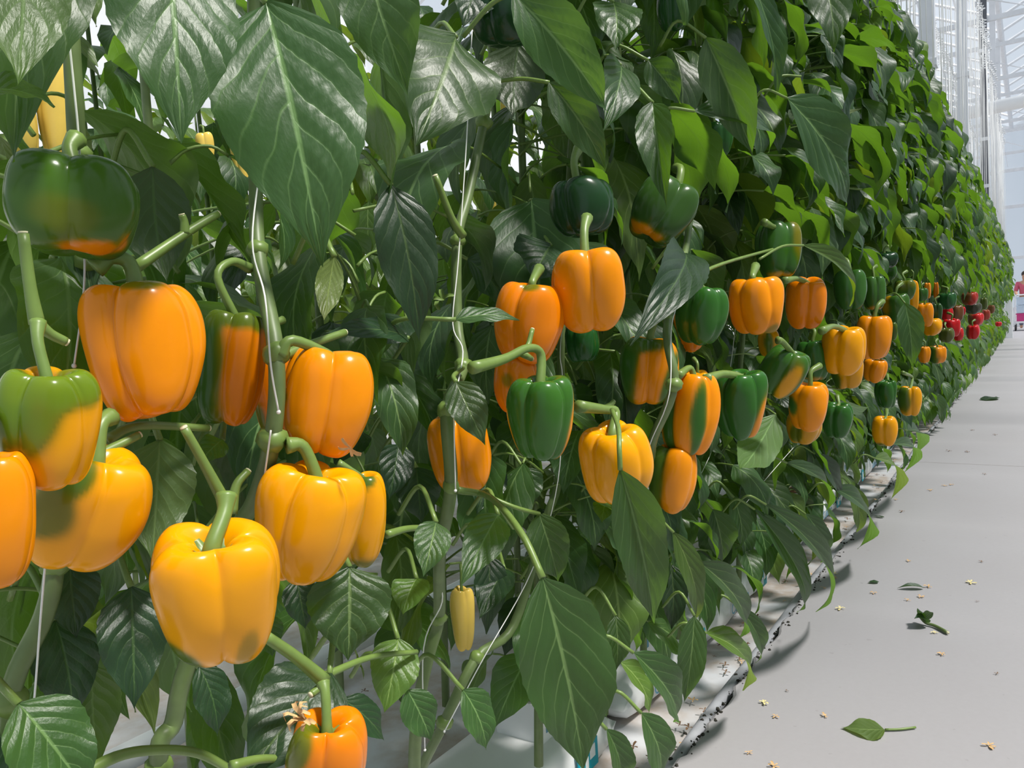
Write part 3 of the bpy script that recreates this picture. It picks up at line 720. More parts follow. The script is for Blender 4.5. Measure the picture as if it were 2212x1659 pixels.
# ------------------------------------------------------------------ near plants: stems and leaves read one by one
def base_pt(y, p=0.74): return (-p, y, 0.10)
def S(pts): return [P(*q) for q in pts]
STEMDATA = [
 ('pepper plant with the stem at the far left edge', [(140, -420, .50), (148, -150, .49), (150, 0, .48), (160, 200, .48), (168, 330, .49), (192, 560, .51), (180, 690, .53), (150, 780, .53), (128, 1000, .53), (118, 1215, .52), (95, 1330, .53), (22, 1510, .55), (60, 1700, .60), (200, 2100, .70)], .0055, [(4, .008), (5, .010), (7, .010), (9, .010), (11, .012)]),
 ('pepper plant with a thick zigzag stem between the near orange peppers', [(520, -420, .54), (545, -100, .53), (552, 300, .525), (557, 540, .50), (596, 765, .45), (588, 950, .45), (548, 1085, .49), (505, 1160, .53), (400, 1450, .54), (375, 1560, .55), (342, 1655, .56), (380, 2000, .66), (400, 2200, .70)], .0062, [(3, .009), (4, .0105), (5, .011), (10, .011)]),
 ('pepper plant with a ribbed stem in the middle beside a white string', [(1120, -200, .58), (1090, 60, .56), (1045, 265, .55), (1012, 420, .54), (988, 520, .535), (988, 700, .53), (1000, 790, .50), (966, 885, .465), (974, 1050, .465), (950, 1200, .51), (948, 1335, .55), (925, 1420, .56), (905, 1520, .57), (895, 1659, .60), (900, 1860, .70)], .0060, [(2, .011), (4, .009), (6, .010), (7, .011), (8, .009), (10, .010), (12, .009)]),
 ('pepper plant with the stem leaning down left under the upright green pepper', [(1260, -100, .60), (1235, 300, .58), (1213, 720, .57), (1213, 860, .57), (1205, 1040, .575), (1180, 1120, .58), (1110, 1350, .60), (1030, 1420, .61), (960, 1560, .63), (900, 1700, .70)], .0058, [(3, .009), (5, .009), (7, .010), (8, .011)]),
 ('pepper plant with pale green forked stem among the striped peppers', [(1520, 100, .58), (1490, 480, .48), (1442, 690, .41), (1456, 830, .385), (1412, 945, .43), (1398, 1010, .47), (1330, 1140, .56), (1285, 1290, .59), (1255, 1370, .61), (1240, 1500, .70)], .0062, [(2, .008), (3, .012), (5, .010), (7, .009)]),
 ('pepper plant with the stem rising behind the green and orange pair', [(1615, -50, .62), (1607, 330, .58), (1612, 600, .57), (1585, 900, .58), (1530, 1020, .60), (1478, 1095, .61), (1440, 1200, .64), (1430, 1290, .72)], .0060, [(2, .009), (4, .010), (5, .009)]),
]
PLANTS = []
for lab, pts, r, nodes in STEMDATA:
    W3 = S(pts); b = W3[-1]
    pl = Plant((b.x, b.y, 0.0), lab, 'near pepper plants')
    pl.stem([b-Vector((0, 0, max(0, b.z-0.08)))]+W3[::-1] if b.z > 0.09 else W3[::-1], [r*1.25, r*1.1, r, r*.85], M_STEM, 10, nodes=[(W3[i], rr) for i, rr in nodes])
    PLANTS.append((pl, W3))
def near_plant(v):
    return min(PLANTS, key=lambda q: min((Vector((s.x, s.y, s.z*0.3))-Vector((v.x, v.y, v.z*0.3))).length for s in q[1]))[0]
# cut side shoots (stubs)
def stub(pts, p, r=.0035, name='side_shoot', cut=True):
    w_ = [P(x, y, p) for x, y in pts]; pl = near_plant(w_[0])
    o = MB().tube(smooth_path([pl.local(v) for v in w_], 5), [r*1.3, r, r*.9], 8).build(name, M_STEMB, pl.o)
    if cut:
        d = (w_[-1]-w_[-2]).normalized()*0.0012
        MB().tube([pl.local(w_[-1]), pl.local(w_[-1]+d)], r*.75, 8).build('cut_end', M_CUT, o)
    for q in pts[1:]: PROTECT.append((q[0], q[1], 14, 14, p))
stub([(80, 700), (65, 620), (50, 505)], .43, .0032); stub([(82, 700), (110, 722), (142, 738)], .43, .0028)
stub([(610, 770), (660, 748), (745, 718)], .46, .0034)
stub([(480, 1075), (440, 1000), (398, 925)], .43, .0032); stub([(500, 1110), (510, 1050), (535, 1018)], .46, .0032)
stub([(700, 1470), (640, 1420), (570, 1372)], .42, .0042); stub([(700, 1470), (690, 1485), (672, 1500)], .42, .003)
stub([(1090, 775), (1135, 755), (1150, 712)], .42, .0028); stub([(1130, 765), (1148, 775)], .41, .003)
stub([(1000, 510), (975, 470), (940, 380)], .52, .004); stub([(290, 580), (400, 505), (470, 462)], .52, .0034)
stub([(400, 505), (398, 480), (393, 465)], .52, .003)
stub([(230, 950), (300, 920), (450, 925)], .47, .0028); stub([(210, 985), (260, 960), (300, 940)], .45, .0028)
stub([(1465, 812), (1540, 825), (1620, 815)], .44, .0025, cut=False); stub([(1300, 885), (1318, 875), (1325, 868)], .42, .0035)
stub([(1480, 610), (1560, 570), (1700, 530)], .42, .003, cut=False)
stub([(985, 1058), (1060, 1075), (1110, 1140)], .47, .003, cut=False)
stub([(150, 1690), (250, 1635), (340, 1620), (430, 1628), (510, 1670)], .47, .0032, cut=False)
stub([(500, 1655), (560, 1640), (620, 1640)], .44, .003, cut=False)
stub([(700, 1460), (800, 1420), (900, 1408)], .5, .0028, cut=False)
stub([(835, 1155), (880, 1142), (930, 1140)], .47, .003, cut=False)

# hero leaves: base, tip, width(px), p base, p tip, turn, material, options
LS = [0]
def HL(b, t, wpx, pb, pt, turn=0, mat=None, under=False, pet=None, fold=10, droop=35, tip=0, wave=.03, pucker=.02, twist=0, protect=True, petr=.0024):
    LS[0] += 1
    B, T = P(b[0], b[1], pb), P(t[0], t[1], pt)
    mid = (B+T)/2; z = depth(mid); L = (T-B).length; W = wpx*z/F
    me = leaf_mesh(mat or M_LEAF, nu=30, nv=16, aspect=W/L/0.98, fold=fold, droop=droop, tip=tip, wave=wave, pucker=pucker, seed=100+LS[0], twist=twist)
    d = (T-B).normalized(); n = (CAM-mid).normalized()+Vector((.22, .10, .55)); n = (n-d*n.dot(d)).normalized()
    n = Matrix.Rotation(math.radians(turn), 3, d) @ n
    if under: n = -n
    pl = near_plant(mid)
    pp = None
    if pet: pp = [P(q[0], q[1], q[2] if len(q) > 2 else pb) for q in pet]+[B]
    else:
        s = B-d*0.035+Vector((-.03, 0, .0)); pp = [s+Vector((-.03, 0, -.03)), s, B]
    o = pl.leaf(B, T, n, me, pet=pp, petr=petr)
    if protect:
        cx, cy = (b[0]+t[0])/2, (b[1]+t[1])/2
        for k in (.3, .55, .8): PROTECT.append((b[0]+(t[0]-b[0])*k, b[1]+(t[1]-b[1])*k, wpx*.40*(1 if k < .7 else .5), wpx*.40*(1 if k < .7 else .6), (pb+pt)/2))
    return o
HL((575, 5), (697, 578), 318, .40, .37, 12, fold=6, droop=30, pucker=.03, wave=.02, pet=[(540, -60, .46), (555, -20, .42)])
HL((362, -130), (392, 312), 272, .40, .37, 0, fold=5, droop=30, pucker=.012)
HL((780, -110), (882, 210), 168, .37, .36, 14, fold=10, droop=40, pucker=.02)
HL((985, 80), (898, 316), 250, .45, .43, -8, fold=0, droop=25, pucker=.010, wave=.05)
HL((1108, -15), (1312, 242), 135, .40, .36, 20, fold=22, droop=45, pucker=.02, pet=[(1000, 80, .45), (1060, 10, .42)])
HL((50, -190), (38, 182), 190, .38, .36, 0, fold=8, droop=25, under=True, pucker=.006)
HL((-30, 195), (118, 232), 95, .40, .39, -30, fold=20, droop=60)
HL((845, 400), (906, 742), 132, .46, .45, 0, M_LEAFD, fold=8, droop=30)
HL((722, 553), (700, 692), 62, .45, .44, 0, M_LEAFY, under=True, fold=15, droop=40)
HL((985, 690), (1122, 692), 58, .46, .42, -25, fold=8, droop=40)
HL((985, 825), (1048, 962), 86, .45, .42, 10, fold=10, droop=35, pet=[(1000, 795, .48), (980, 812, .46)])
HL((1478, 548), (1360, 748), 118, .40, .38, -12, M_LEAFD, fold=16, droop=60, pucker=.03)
HL((942, 1128), (914, 1247), 82, .45, .44, 0, fold=12, droop=40)
HL((1076, 1112), (995, 1268), 92, .46, .45, 0, fold=10, droop=35)
HL((1165, 1110), (1205, 1256), 92, .46, .45, 20, fold=18, droop=50, pet=[(1040, 1065, .50), (1110, 1095, .47)])
HL((1172, 1248), (1262, 1672), 212, .36, .345, 0, fold=12, droop=22, pucker=.022, wave=.03, pet=[(985, 1058, .5), (1060, 1075, .45), (1125, 1150, .39)], petr=.0034)
HL((1340, 1015), (1412, 1345), 122, .335, .34, 10, fold=22, droop=30, pucker=.02, pet=[(1322, 885, .37), (1336, 925, .345), (1338, 970, .335)], petr=.0026)
HL((755, 1225), (752, 1428), 178, .45, .44, 0, fold=4, droop=30, pucker=.03)
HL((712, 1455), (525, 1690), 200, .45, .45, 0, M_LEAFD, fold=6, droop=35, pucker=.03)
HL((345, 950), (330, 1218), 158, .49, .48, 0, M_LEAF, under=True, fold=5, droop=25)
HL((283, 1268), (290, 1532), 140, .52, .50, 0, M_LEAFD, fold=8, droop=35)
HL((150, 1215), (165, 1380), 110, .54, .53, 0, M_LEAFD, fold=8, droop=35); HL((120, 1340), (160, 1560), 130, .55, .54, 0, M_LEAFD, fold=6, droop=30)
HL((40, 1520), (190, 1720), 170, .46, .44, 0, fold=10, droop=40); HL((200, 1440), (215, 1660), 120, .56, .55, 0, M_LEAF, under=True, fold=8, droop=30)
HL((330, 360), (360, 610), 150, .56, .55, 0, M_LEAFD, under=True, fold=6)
HL((1410, 222), (1440, 448), 92, .40, .38, 25, fold=30, droop=45)
HL((1186, 178), (1308, 368), 92, .44, .41, 16, fold=22, droop=45, pet=[(1075, 175, .5), (1130, 170, .47)])
HL((1525, 82), (1626, 335), 106, .40, .37, 18, fold=18, droop=45, pucker=.015)
HL((1700, 212), (1826, 448), 132, .37, .34, 12, fold=10, droop=40, pucker=.03)
HL((1775, -60), (1802, 112), 98, .38, .35, 0, fold=8, droop=30)
HL((1622, -40), (1676, 215), 76, .40, .39, -30, fold=20, droop=40, under=False)
HL((1030, -40), (1000, 60), 120, .50, .49, 0, M_LEAFD, fold=10); HL((1120, 90), (1110, 250), 140, .50, .49, 0, M_LEAFD, under=True, fold=8)
HL((1325, 5), (1330, 110), 110, .44, .42, 0, fold=10, droop=40); HL((1340, 140), (1300, 290), 100, .45, .43, -20, fold=12, droop=50)
HL((1400, 130), (1470, 225), 70, .44, .41, 20, fold=20, droop=50); HL((1500, 240), (1660, 330), 70, .42, .39, 0, fold=15, droop=60)
HL((1190, 530), (1150, 610), 140, .52, .51, 0, M_LEAFD, fold=5, droop=30)
HL((1955, 655), (1970, 792), 56, .30, .29, 0, fold=12, droop=45, pet=[(1912, 640, .36), (1935, 634, .33)])
HL((1735, 530), (1836, 662), 50, .36, .34, 10, M_LEAFY, fold=22, droop=45, pet=[(1640, 560, .40), (1690, 532, .38)])
HL((1730, 165), (1860, 235), 70, .37, .34, 0, M_LEAFY, under=True, fold=10, droop=40)
HL((1675, 895), (1600, 1012), 88, .42, .40, 0, M_LEAF, under=True, fold=10, droop=35); HL((1815, 842), (1880, 878), 55, .40, .38, 0, M_LEAF, under=True, fold=8)
for b, t, w_, pb, pt, tu, m_ in [((1655, 1090), (1762, 1322), 66, .44, .47, 15, M_LEAF), ((1630, 1100), (1722, 1322), 60, .46, .48, 25, M_LEAF), ((1800, 1055), (1852, 1186), 60, .44, .47, 10, M_LEAF), ((1840, 1050), (1850, 1150), 42, .46, .47, 0, M_LEAFY),
        ((1740, 1110), (1772, 1215), 46, .48, .49, 20, M_LEAF), ((1510, 1215), (1590, 1385), 84, .46, .49, 10, M_LEAF), ((1455, 1150), (1500, 1340), 60, .46, .47, 0, M_LEAFY), ((1500, 1330), (1478, 1518), 62, .45, .47, 0, M_LEAF),
        ((1525, 1368), (1605, 1492), 72, .46, .48, 0, M_LEAFY), ((1368, 1410), (1455, 1560), 92, .43, .44, 10, M_LEAF), ((1385, 1540), (1415, 1690), 82, .42, .44, 0, M_LEAF), ((1310, 1575), (1330, 1700), 70, .44, .46, 0, M_LEAF), ((1595, 1310), (1632, 1432), 44, .48, .5, 20, M_LEAF),
        ((1890, 990), (1922, 1082), 44, .42, .45, 0, M_LEAFY), ((1925, 960), (1952, 1022), 34, .42, .46, 10, M_LEAF), ((1960, 930), (1976, 985), 40, .43, .46, 0, M_LEAF), ((1540, 1100), (1560, 1215), 70, .50, .5, 0, M_LEAF), ((1585, 1075), (1600, 1180), 50, .5, .5, 0, M_LEAF),
        ((1450, 1220), (1450, 1360), 64, .52, .52, 0, M_LEAFD), ((1330, 1330), (1330, 1450), 56, .48, .48, 0, M_LEAF), ((1700, 1000), (1780, 1110), 46, .44, .44, 0, M_LEAF), ((1760, 980), (1800, 1090), 50, .46, .46, 10, M_LEAFD)]:
    HL(b, t, w_, pb, pt, tu, m_, fold=20, droop=50, tip=0, protect=True)
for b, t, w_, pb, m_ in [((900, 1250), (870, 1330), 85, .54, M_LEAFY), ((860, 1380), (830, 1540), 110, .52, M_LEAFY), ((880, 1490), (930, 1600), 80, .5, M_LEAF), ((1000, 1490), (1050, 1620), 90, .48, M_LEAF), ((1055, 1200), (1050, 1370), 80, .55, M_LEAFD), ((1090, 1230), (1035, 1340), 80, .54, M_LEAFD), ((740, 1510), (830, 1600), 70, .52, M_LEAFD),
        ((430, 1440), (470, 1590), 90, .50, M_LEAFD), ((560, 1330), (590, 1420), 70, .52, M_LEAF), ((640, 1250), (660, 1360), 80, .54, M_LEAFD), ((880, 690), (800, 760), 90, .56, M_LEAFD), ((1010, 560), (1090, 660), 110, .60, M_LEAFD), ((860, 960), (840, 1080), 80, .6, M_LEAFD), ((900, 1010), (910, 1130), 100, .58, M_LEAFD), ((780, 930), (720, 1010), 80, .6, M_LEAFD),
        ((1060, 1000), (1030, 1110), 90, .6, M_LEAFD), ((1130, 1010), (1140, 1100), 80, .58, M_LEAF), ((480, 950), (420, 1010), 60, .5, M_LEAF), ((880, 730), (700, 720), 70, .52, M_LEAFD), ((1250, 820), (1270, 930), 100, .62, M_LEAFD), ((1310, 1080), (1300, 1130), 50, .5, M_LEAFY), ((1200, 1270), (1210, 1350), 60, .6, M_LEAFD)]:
    HL(b, t, w_, pb, pb-.01, random.uniform(-20, 20), m_, fold=10, droop=40, protect=False)

# ------------------------------------------------------------------ the row: every plant of the front line, then the second line and the rows behind
def grow(pl, x0, y0, top, zones, lean, indiv=True, mats=None, rng=random, low=0.25, test=True, hmax=2.1):
    """zones: list of (z0, z1, step, reach_min, reach_max, len_min, len_max, front_bias)"""
    arrs = []; nL = 0
    for (z0, z1, step, ra, rb, la, lb, fb) in zones:
        z = z0
        while z < z1:
            z += step*rng.uniform(.6, 1.4)
            az = rng.gauss(0, 0.85) if rng.random() < fb else rng.uniform(-math.pi, math.pi)
            d = Vector((math.cos(az), math.sin(az), 0))
            reach = rng.uniform(ra, rb); L = rng.uniform(la, lb)
            k = z/top; sp = Vector((x0+lean*k, y0, z))
            base = sp+d*reach+Vector((0, 0, rng.uniform(.0, .06)))
            pit = math.radians(rng.uniform(45, 84))
            if z > 1.5: pit = math.radians(rng.uniform(25, 75))
            az2 = az+rng.gauss(0, .5)
            dd = Vector((math.cos(az2)*math.cos(pit), math.sin(az2)*math.cos(pit), -math.sin(pit)))
            tip = base+dd*L
            if tip.z < low or base.x > min(-.28, -.355*(base.z-.8)) or tip.x > min(-.28, -.355*(tip.z-.8)) or (tip.z < .3 and tip.x > -0.45): continue
            if test:
                side = Vector((-dd.y, dd.x, 0)); side = side.normalized()*L*.22 if side.length > 1e-3 else Vector((0, .02, 0))
                pts = [base, tip, base.lerp(tip, .3)+side, base.lerp(tip, .3)-side, base.lerp(tip, .6)+side*.8, base.lerp(tip, .6)-side*.8, base.lerp(tip, .5)]
                if blocked(pts, -max(base.x, tip.x)): continue
            hint = Vector((0, 0, 1))+d*.6+Vector((rng.uniform(-.35, .35), rng.uniform(-.35, .35), 0))
            r = rng.random()
            if indiv:
                pool = VAR if r < .80 else (VARD if r < .90 else VARY)
                pl.leaf(base, tip, hint, rng.choice(pool), rng.uniform(.9, 1.15), pet=(sp, base)); nL += 1
            else:
                R3 = frame_from(tip-base, hint); LL = (tip-base).length
                V, f, uv = rng.choice(LOW)
                A = np.array(R3)*LL
                arrs.append((V @ A.T+np.array(base-pl.loc), f, uv)); nL += 1
    if arrs:
        vs = np.concatenate([a[0] for a in arrs]); uvs = np.concatenate([a[2] for a in arrs]); fs = []; o = 0
        for a in arrs:
            fs += [tuple(i+o for i in q) for q in a[1]]; o += len(a[0])
        m_ = mats or M_LEAF
        ob = link('foliage', mesh('foliage', vs, fs, m_, True, uvs), pl.o); ob['kind'] = 'stuff'
    return nL
ZN_FRONT = [(.20, .50, .020, .05, .18, .10, .17, .85), (.45, .98, .022, .03, .15, .09, .16, .30), (.95, 2.12, .0145, .05, .28, .12, .22, .75)]
ZN_SECOND = [(.15, 1.0, .018, .05, .24, .11, .18, .45), (1.0, 2.0, .020, .05, .24, .12, .20, .45)]
tot = 0
rg = random.Random(11)
# extra leaves on the near six plants
for pl, W3 in PLANTS:
    m = W3[len(W3)//2]
    tot += grow(pl, -0.60, m.y+0.02, 2.1, [(.45, .98, .020, .04, .14, .10, .17, .0), (1.05, 1.6, .034, .05, .2, .12, .20, .5)], 0.02, rng=rg, low=.40)
y = 1.02; k = 0
while y < 20.8:
    x0 = -0.66+rg.uniform(-.03, .03)
    near = y < 5.2
    ordw = 'first second third fourth fifth sixth seventh eighth ninth tenth eleventh twelfth thirteenth fourteenth fifteenth sixteenth seventeenth eighteenth nineteenth twentieth twenty-first twenty-second twenty-third twenty-fourth twenty-fifth twenty-sixth'.split()
    if near: lab, gr = '%s leafy plant of the path side line, counted from the striped peppers onward' % ordw[min(k, 25)], 'pepper plants along the path'
    else: lab, gr = 'distant leafy pepper plant in the path side line of the row', 'far pepper plants along the path'
    pl = Plant((x0, y, 0.0), lab, gr)
    lean = rg.uniform(.0, .08)
    pl.stem([(x0, y, .08), (x0+.02, y+rg.uniform(-.02, .02), .5), (x0+lean*.5, y+rg.uniform(-.03, .03), 1.1), (x0+lean, y, 2.1)], [.008, .007, .006, .004], M_STEM, 8 if near else 5)
    zn = ZN_FRONT if near else [(.14, .50, .013, .06, .22, .12, .19, .9), (.45, .98, .040, .03, .15, .10, .15, .5), (.95, 2.12, .016, .07, .28, .13, .22, .85)]
    tot += grow(pl, x0, y, 2.15, zn, lean, indiv=near, rng=rg, low=.02 if not near else .1, mats=M_LEAFY if rg.random() < .2 else M_LEAF)
    y += rg.uniform(.17, .22) if near else rg.uniform(.20, .26); k += 1
# second line of the same row
y = 0.35
while y < 8:
    x0 = -0.95+rg.uniform(-.06, .06); near = y < 2.0
    pl = Plant((x0, y, 0.0), 'pepper plant in the second line, behind the path side plants', 'pepper plants of the second line')
    pl.stem([(x0, y, .08), (x0+.02, y, .6), (x0, y+.02, 1.2), (x0+.02, y, 2.1)], [.008, .007, .006, .004], M_STEM, 7)
    zn = [(.15, .95, .018, .05, .24, .11, .18, .45), (1.05, 2.0, .16, .05, .24, .10, .16, .45)] if y < 1.9 else ZN_SECOND
    tot += grow(pl, x0, y, 2.1, zn, 0.0, indiv=near, rng=rg, low=.24 if y < 1.1 else .12, test=True)
    y += rg.uniform(.22, .28)
# rows behind, across the next aisle
for xr, y0, y1, lab, gr in ((-1.95, .5, 5.5, 'sunlit pepper plant of the row across the next aisle', 'pepper plants of the row behind'), (-3.5, 1.0, 8.0, 'pepper plant of the third row far behind', 'pepper plants of the third row')):
    y = y0
    while y < y1:
        pl = Plant((xr, y, 0.0), lab, gr)
        pl.stem([(xr, y, .05), (xr+.03, y, 1.0), (xr, y, 2.1)], [.008, .007, .005], M_STEM, 6)
        tot += grow(pl, xr, y, 2.1, [(.2, 1.95, .016, .05, .32, .12, .20, .7)], 0.0, indiv=False, rng=rg, low=.15, test=True, mats=M_LEAFY if rg.random() < .5 else M_LEAF)
        y += rg.uniform(.26, .34)
# out-of-view row added across the path to block low sky light and darken reflections
y = -1.5
while y < 7:
    pl = Plant((1.75, y, 0.0), 'unseen pepper plant added across the path to block low sky light', 'unseen plants added across the path')
    pl.stem([(1.75, y, .0), (1.72, y, 1.0), (1.75, y, 2.1)], [.008, .007, .005], M_STEM, 6)
    arr = []
    zz_ = .2
    while zz_ < 2.0:
        zz_ += rg.uniform(.015, .035)
        az = rg.uniform(-math.pi, math.pi); B = Vector((1.75+.2*math.cos(az), y+.2*math.sin(az), zz_))
        D = Vector((math.cos(az)*.5, math.sin(az)*.5, -.85)); L = rg.uniform(.13, .2)
        A = np.array(frame_from(D, Vector((math.cos(az), math.sin(az), 1))))*L; V, f, uv = rg.choice(LOW)
        arr.append((V @ A.T+np.array(B-pl.loc), f, uv))
    vs = np.concatenate([q[0] for q in arr]); uvs = np.concatenate([q[2] for q in arr]); fs = []; oo = 0
    for q in arr: fs += [tuple(i+oo for i in t) for t in q[1]]; oo += len(q[0])
    ob = link('foliage', mesh('foliage', vs, fs, M_LEAF, True, uvs), pl.o); ob['kind'] = 'stuff'
    y += .30
print('leaves', tot)

# ------------------------------------------------------------------ strings twisted round the near stems
def near_string(pts, label, r=.0007):
    o = empty('crop_string', P(*pts[-1])); c = o.location.copy()
    w_ = smooth_path([P(*q) for q in pts], 6)
    MB().tube([v-c for v in w_], r, 6).build('string', M_STRING, o)
    e = w_[-1]-c
    MB().add(*blob(e, r*2.2, r*2.2, 6, 5)).build('knot', M_STRING, o)
    tag(o, label, 'string', 'white strings on the near stems')
near_string([(152, -60, .465), (143, 10, .465), (160, 190, .466), (170, 300, .47), (182, 520, .48), (180, 640, .485), (160, 790, .49)], 'white string running down the far left stem')
near_string([(98, 1215, .49), (88, 1330, .50), (75, 1500, .52), (62, 1620, .54)], 'slanting white string in front of the bottom left stem')
near_string([(566, 330, .505), (545, 520, .485), (572, 640, .455), (585, 790, .435), (602, 890, .435)], 'white string wound round the thick zigzag stem')
near_string([(585, 930, .435), (574, 1010, .45), (562, 1090, .47)], 'short white string beside the orange peppers on the zigzag stem')
near_string([(1020, 60, .53), (1008, 300, .525), (990, 560, .52), (978, 700, .515), (1000, 760, .49), (982, 880, .45), (984, 1060, .45)], 'white string down the ribbed middle stem')
near_string([(958, 1090, .51), (945, 1230, .52), (955, 1300, .53), (915, 1400, .54), (918, 1620, .56)], 'white string hanging low under the crossed orange pepper')
near_string([(1222, 640, .55), (1210, 760, .55), (1215, 830, .55), (1205, 1040, .56), (1150, 1230, .57), (1040, 1430, .585), (960, 1580, .60)], 'long slanting white string behind the upright green pepper')
near_string([(1495, 610, .42), (1453, 690, .395), (1446, 850, .375), (1404, 960, .42), (1396, 1020, .46)], 'white string on the forked stem of the striped peppers')
near_string([(1640, 300, .56), (1612, 500, .555), (1560, 900, .56), (1470, 1100, .58), (1400, 1200, .6)], 'white string behind the dark green pepper with orange edge')
near_string([(1720, 960, .5), (1650, 1040, .52), (1560, 1150, .56)], 'short slanting white string low in the row, toward the bags')

# dry flower remnant under the shaded-lobe pepper, and the withered bloom on the bottom pepper
def petals(c, R, n, mat, name, label, cat, group=None, seed=0, up=Vector((0, 0, 1)), flat=.35):
    rg_ = random.Random(seed); b = MB()
    fr = frame_from(Vector((1, .1, 0)) if abs(up.x) < .9 else Vector((0, 1, 0)), up)
    for i in range(n):
        a = 6.283*i/n+rg_.uniform(-.4, .4); L = R*rg_.uniform(.7, 1.25); w_ = L*rg_.uniform(.18, .32)
        lift = rg_.uniform(.0, flat)*L; 
        pts = []
        for t in (0, .4, .75, 1):
            for s_ in (-1, 0, 1):
                ww = w_*(.35+1.2*t*(1.15-t))*s_
                r = L*t
                pts.append(fr @ Vector((math.cos(a)*r-math.sin(a)*ww, math.sin(a)*r+math.cos(a)*ww, .0012+lift*math.sin(t*2.6)+abs(s_)*w_*.5*t+.0005*i)))
        f = [(j*3+q, j*3+q+1, j*3+q+4, j*3+q+3) for j in range(3) for q in range(2)]
        b.add(pts, f)
    o = b.build(name, mat); o.location = c
    tag(o, label, cat, group); return o
petals(P(760, 963, .395), .011, 4, M_PETAL, 'dry_flower', 'dry star shaped flower remnant under the orange pepper', 'dry flower', seed=4, up=Vector((.8, -.5, -.3)))
petals(P(668, 1560, .385), .0085, 11, M_PETAL, 'dry_flower', 'withered tan bloom on the crown of the bottom pepper', 'dry flower', seed=8, up=Vector((.6, -.5, .6)), flat=2.0)
petals(P(962, 650, .50), .012, 4, M_STEMB, 'flower_bud', 'swollen green bud at the middle stem', 'bud', seed=5, up=Vector((.8, -.5, .2)), flat=1.2)

# ------------------------------------------------------------------ grow bags, blocks, drip hoop
def grow_bag(y0, L, label, x0=-.90, x1=-.69, h=.095, text=True):
    c = ((x0+x1)/2, y0+L/2, -0.04); o = empty('grow_bag', c)
    nx, ny = 14, 28; v = []; f = []
    hw, hl = (x1-x0)/2, L/2
    rg_ = random.Random(int(y0*100))
    for j in range(ny+1):
        yy = -hl+L*j/ny; e = min(1, (hl-abs(yy))/.09); e = math.sqrt(max(.0, e*(2-e)))
        for i in range(nx):
            a = 2*math.pi*i/nx; ca, sa = math.cos(a), math.sin(a)
            sx = math.copysign(abs(ca)**.45, ca)*hw*(.93+.07*e); sz = math.copysign(abs(sa)**.55, sa)
            jz = .004*math.sin(yy*17+i)+rg_.uniform(-.0015, .0015)
            v.append((sx+jz, yy, h/2+sz*h/2*max(.12, e)+(jz if sz > 0 else 0)))
    for j in range(ny):
        for i in range(nx): f.append((j*nx+i, j*nx+(i+1) % nx, (j+1)*nx+(i+1) % nx, (j+1)*nx+i))
    f.append(tuple(range(nx-1, -1, -1))); f.append(tuple(ny*nx+i for i in range(nx)))
    MB().add(v, f).build('bag', M_BAG, o)
    if text:
        face = Matrix.Translation(Vector((hw+.0075, 0, 0)))
        for yy, s_, z_, txt, mt in ((-.42, .042, .032, 'Cultilene', M_BLUE), (.10, .042, .032, 'Cultilene', M_BLUE)):
            cu = bpy.data.curves.new('lettering', 'FONT'); cu.body = txt; cu.size = s_; cu.extrude = .0003
            cu.materials.append(mt)
            tmp = bpy.data.objects.new('tmp', cu); tme = bpy.data.meshes.new_from_object(tmp); bpy.data.objects.remove(tmp)
            t = link('lettering', tme, o)
            t.location = (hw+.0065, yy, z_); t.rotation_euler = (math.radians(90), 0, math.radians(90))
        for yy in (-.18, .36):
            MB().box((hw+.004, yy, .020), (hw+.0065, yy+.075, .072)).build('printed_panel', M_TEAL, o, False)
            lb = MB()
            for (a0, b0, a1, b1) in ((.008, .028, .020, .064), (.026, .028, .038, .050), (.044, .040, .064, .064)):
                lb.box((hw+.0064, yy+a0, b0), (hw+.0070, yy+a1, b1))
            lb.build('emblem', M_WHITE, o, False)
    tag(o, label, 'grow bag', 'white grow bags under the row')
    return o
ORD = ['first', 'second', 'third', 'fourth', 'fifth', 'sixth', 'seventh', 'eighth', 'ninth', 'tenth']
for i in range(10):
    grow_bag(0.25+i*1.12, 1.08, 'white printed grow bag on the film, %s from the near end' % ORD[i], text=i < 6)
def block(x, y, z, label):
    o = empty('rockwool_block', (x, y, z))
    b = MB(); s = .05
    b.box((-s, -s, 0), (s, s, .075)).build('wrapper', M_BAG, o, False)
    v, f = blob((0, 0, .078), .047, .010, 10, 6, int(y*100), .1); MB().add(v, f).build('top', M_COIR, o)
    for q in range(3):
        MB().box((s+.0002, -.035+q*.026, .02+.008*q), (s+.0008, -.020+q*.026, .05+.004*q)).build('print', M_BLUE, o, False)
    tag(o, label, 'block', 'printed rockwool blocks on the grow bags'); return o
for i in range(28):
    block(-.765+.02*math.sin(i*2.1), .42+i*.37, .052, 'printed white rockwool block with a brown top, on a grow bag, beside the path')
o = empty('drip_hoop', (-.70, .52, .10))
hp = [(.07*math.cos(a), .07*math.sin(a), .02+.004*math.sin(2*a)) for a in np.linspace(0.2, 5.6, 20)]
MB().tube(hp, .0045, 8).build('hoop', M_CREAM, o); MB().tube([(hp[0]), (hp[0][0], hp[0][1], -.02)], .004, 8).build('peg', M_CREAM, o)
tag(o, 'cream plastic hoop around the nearest block at the bottom', 'hoop')

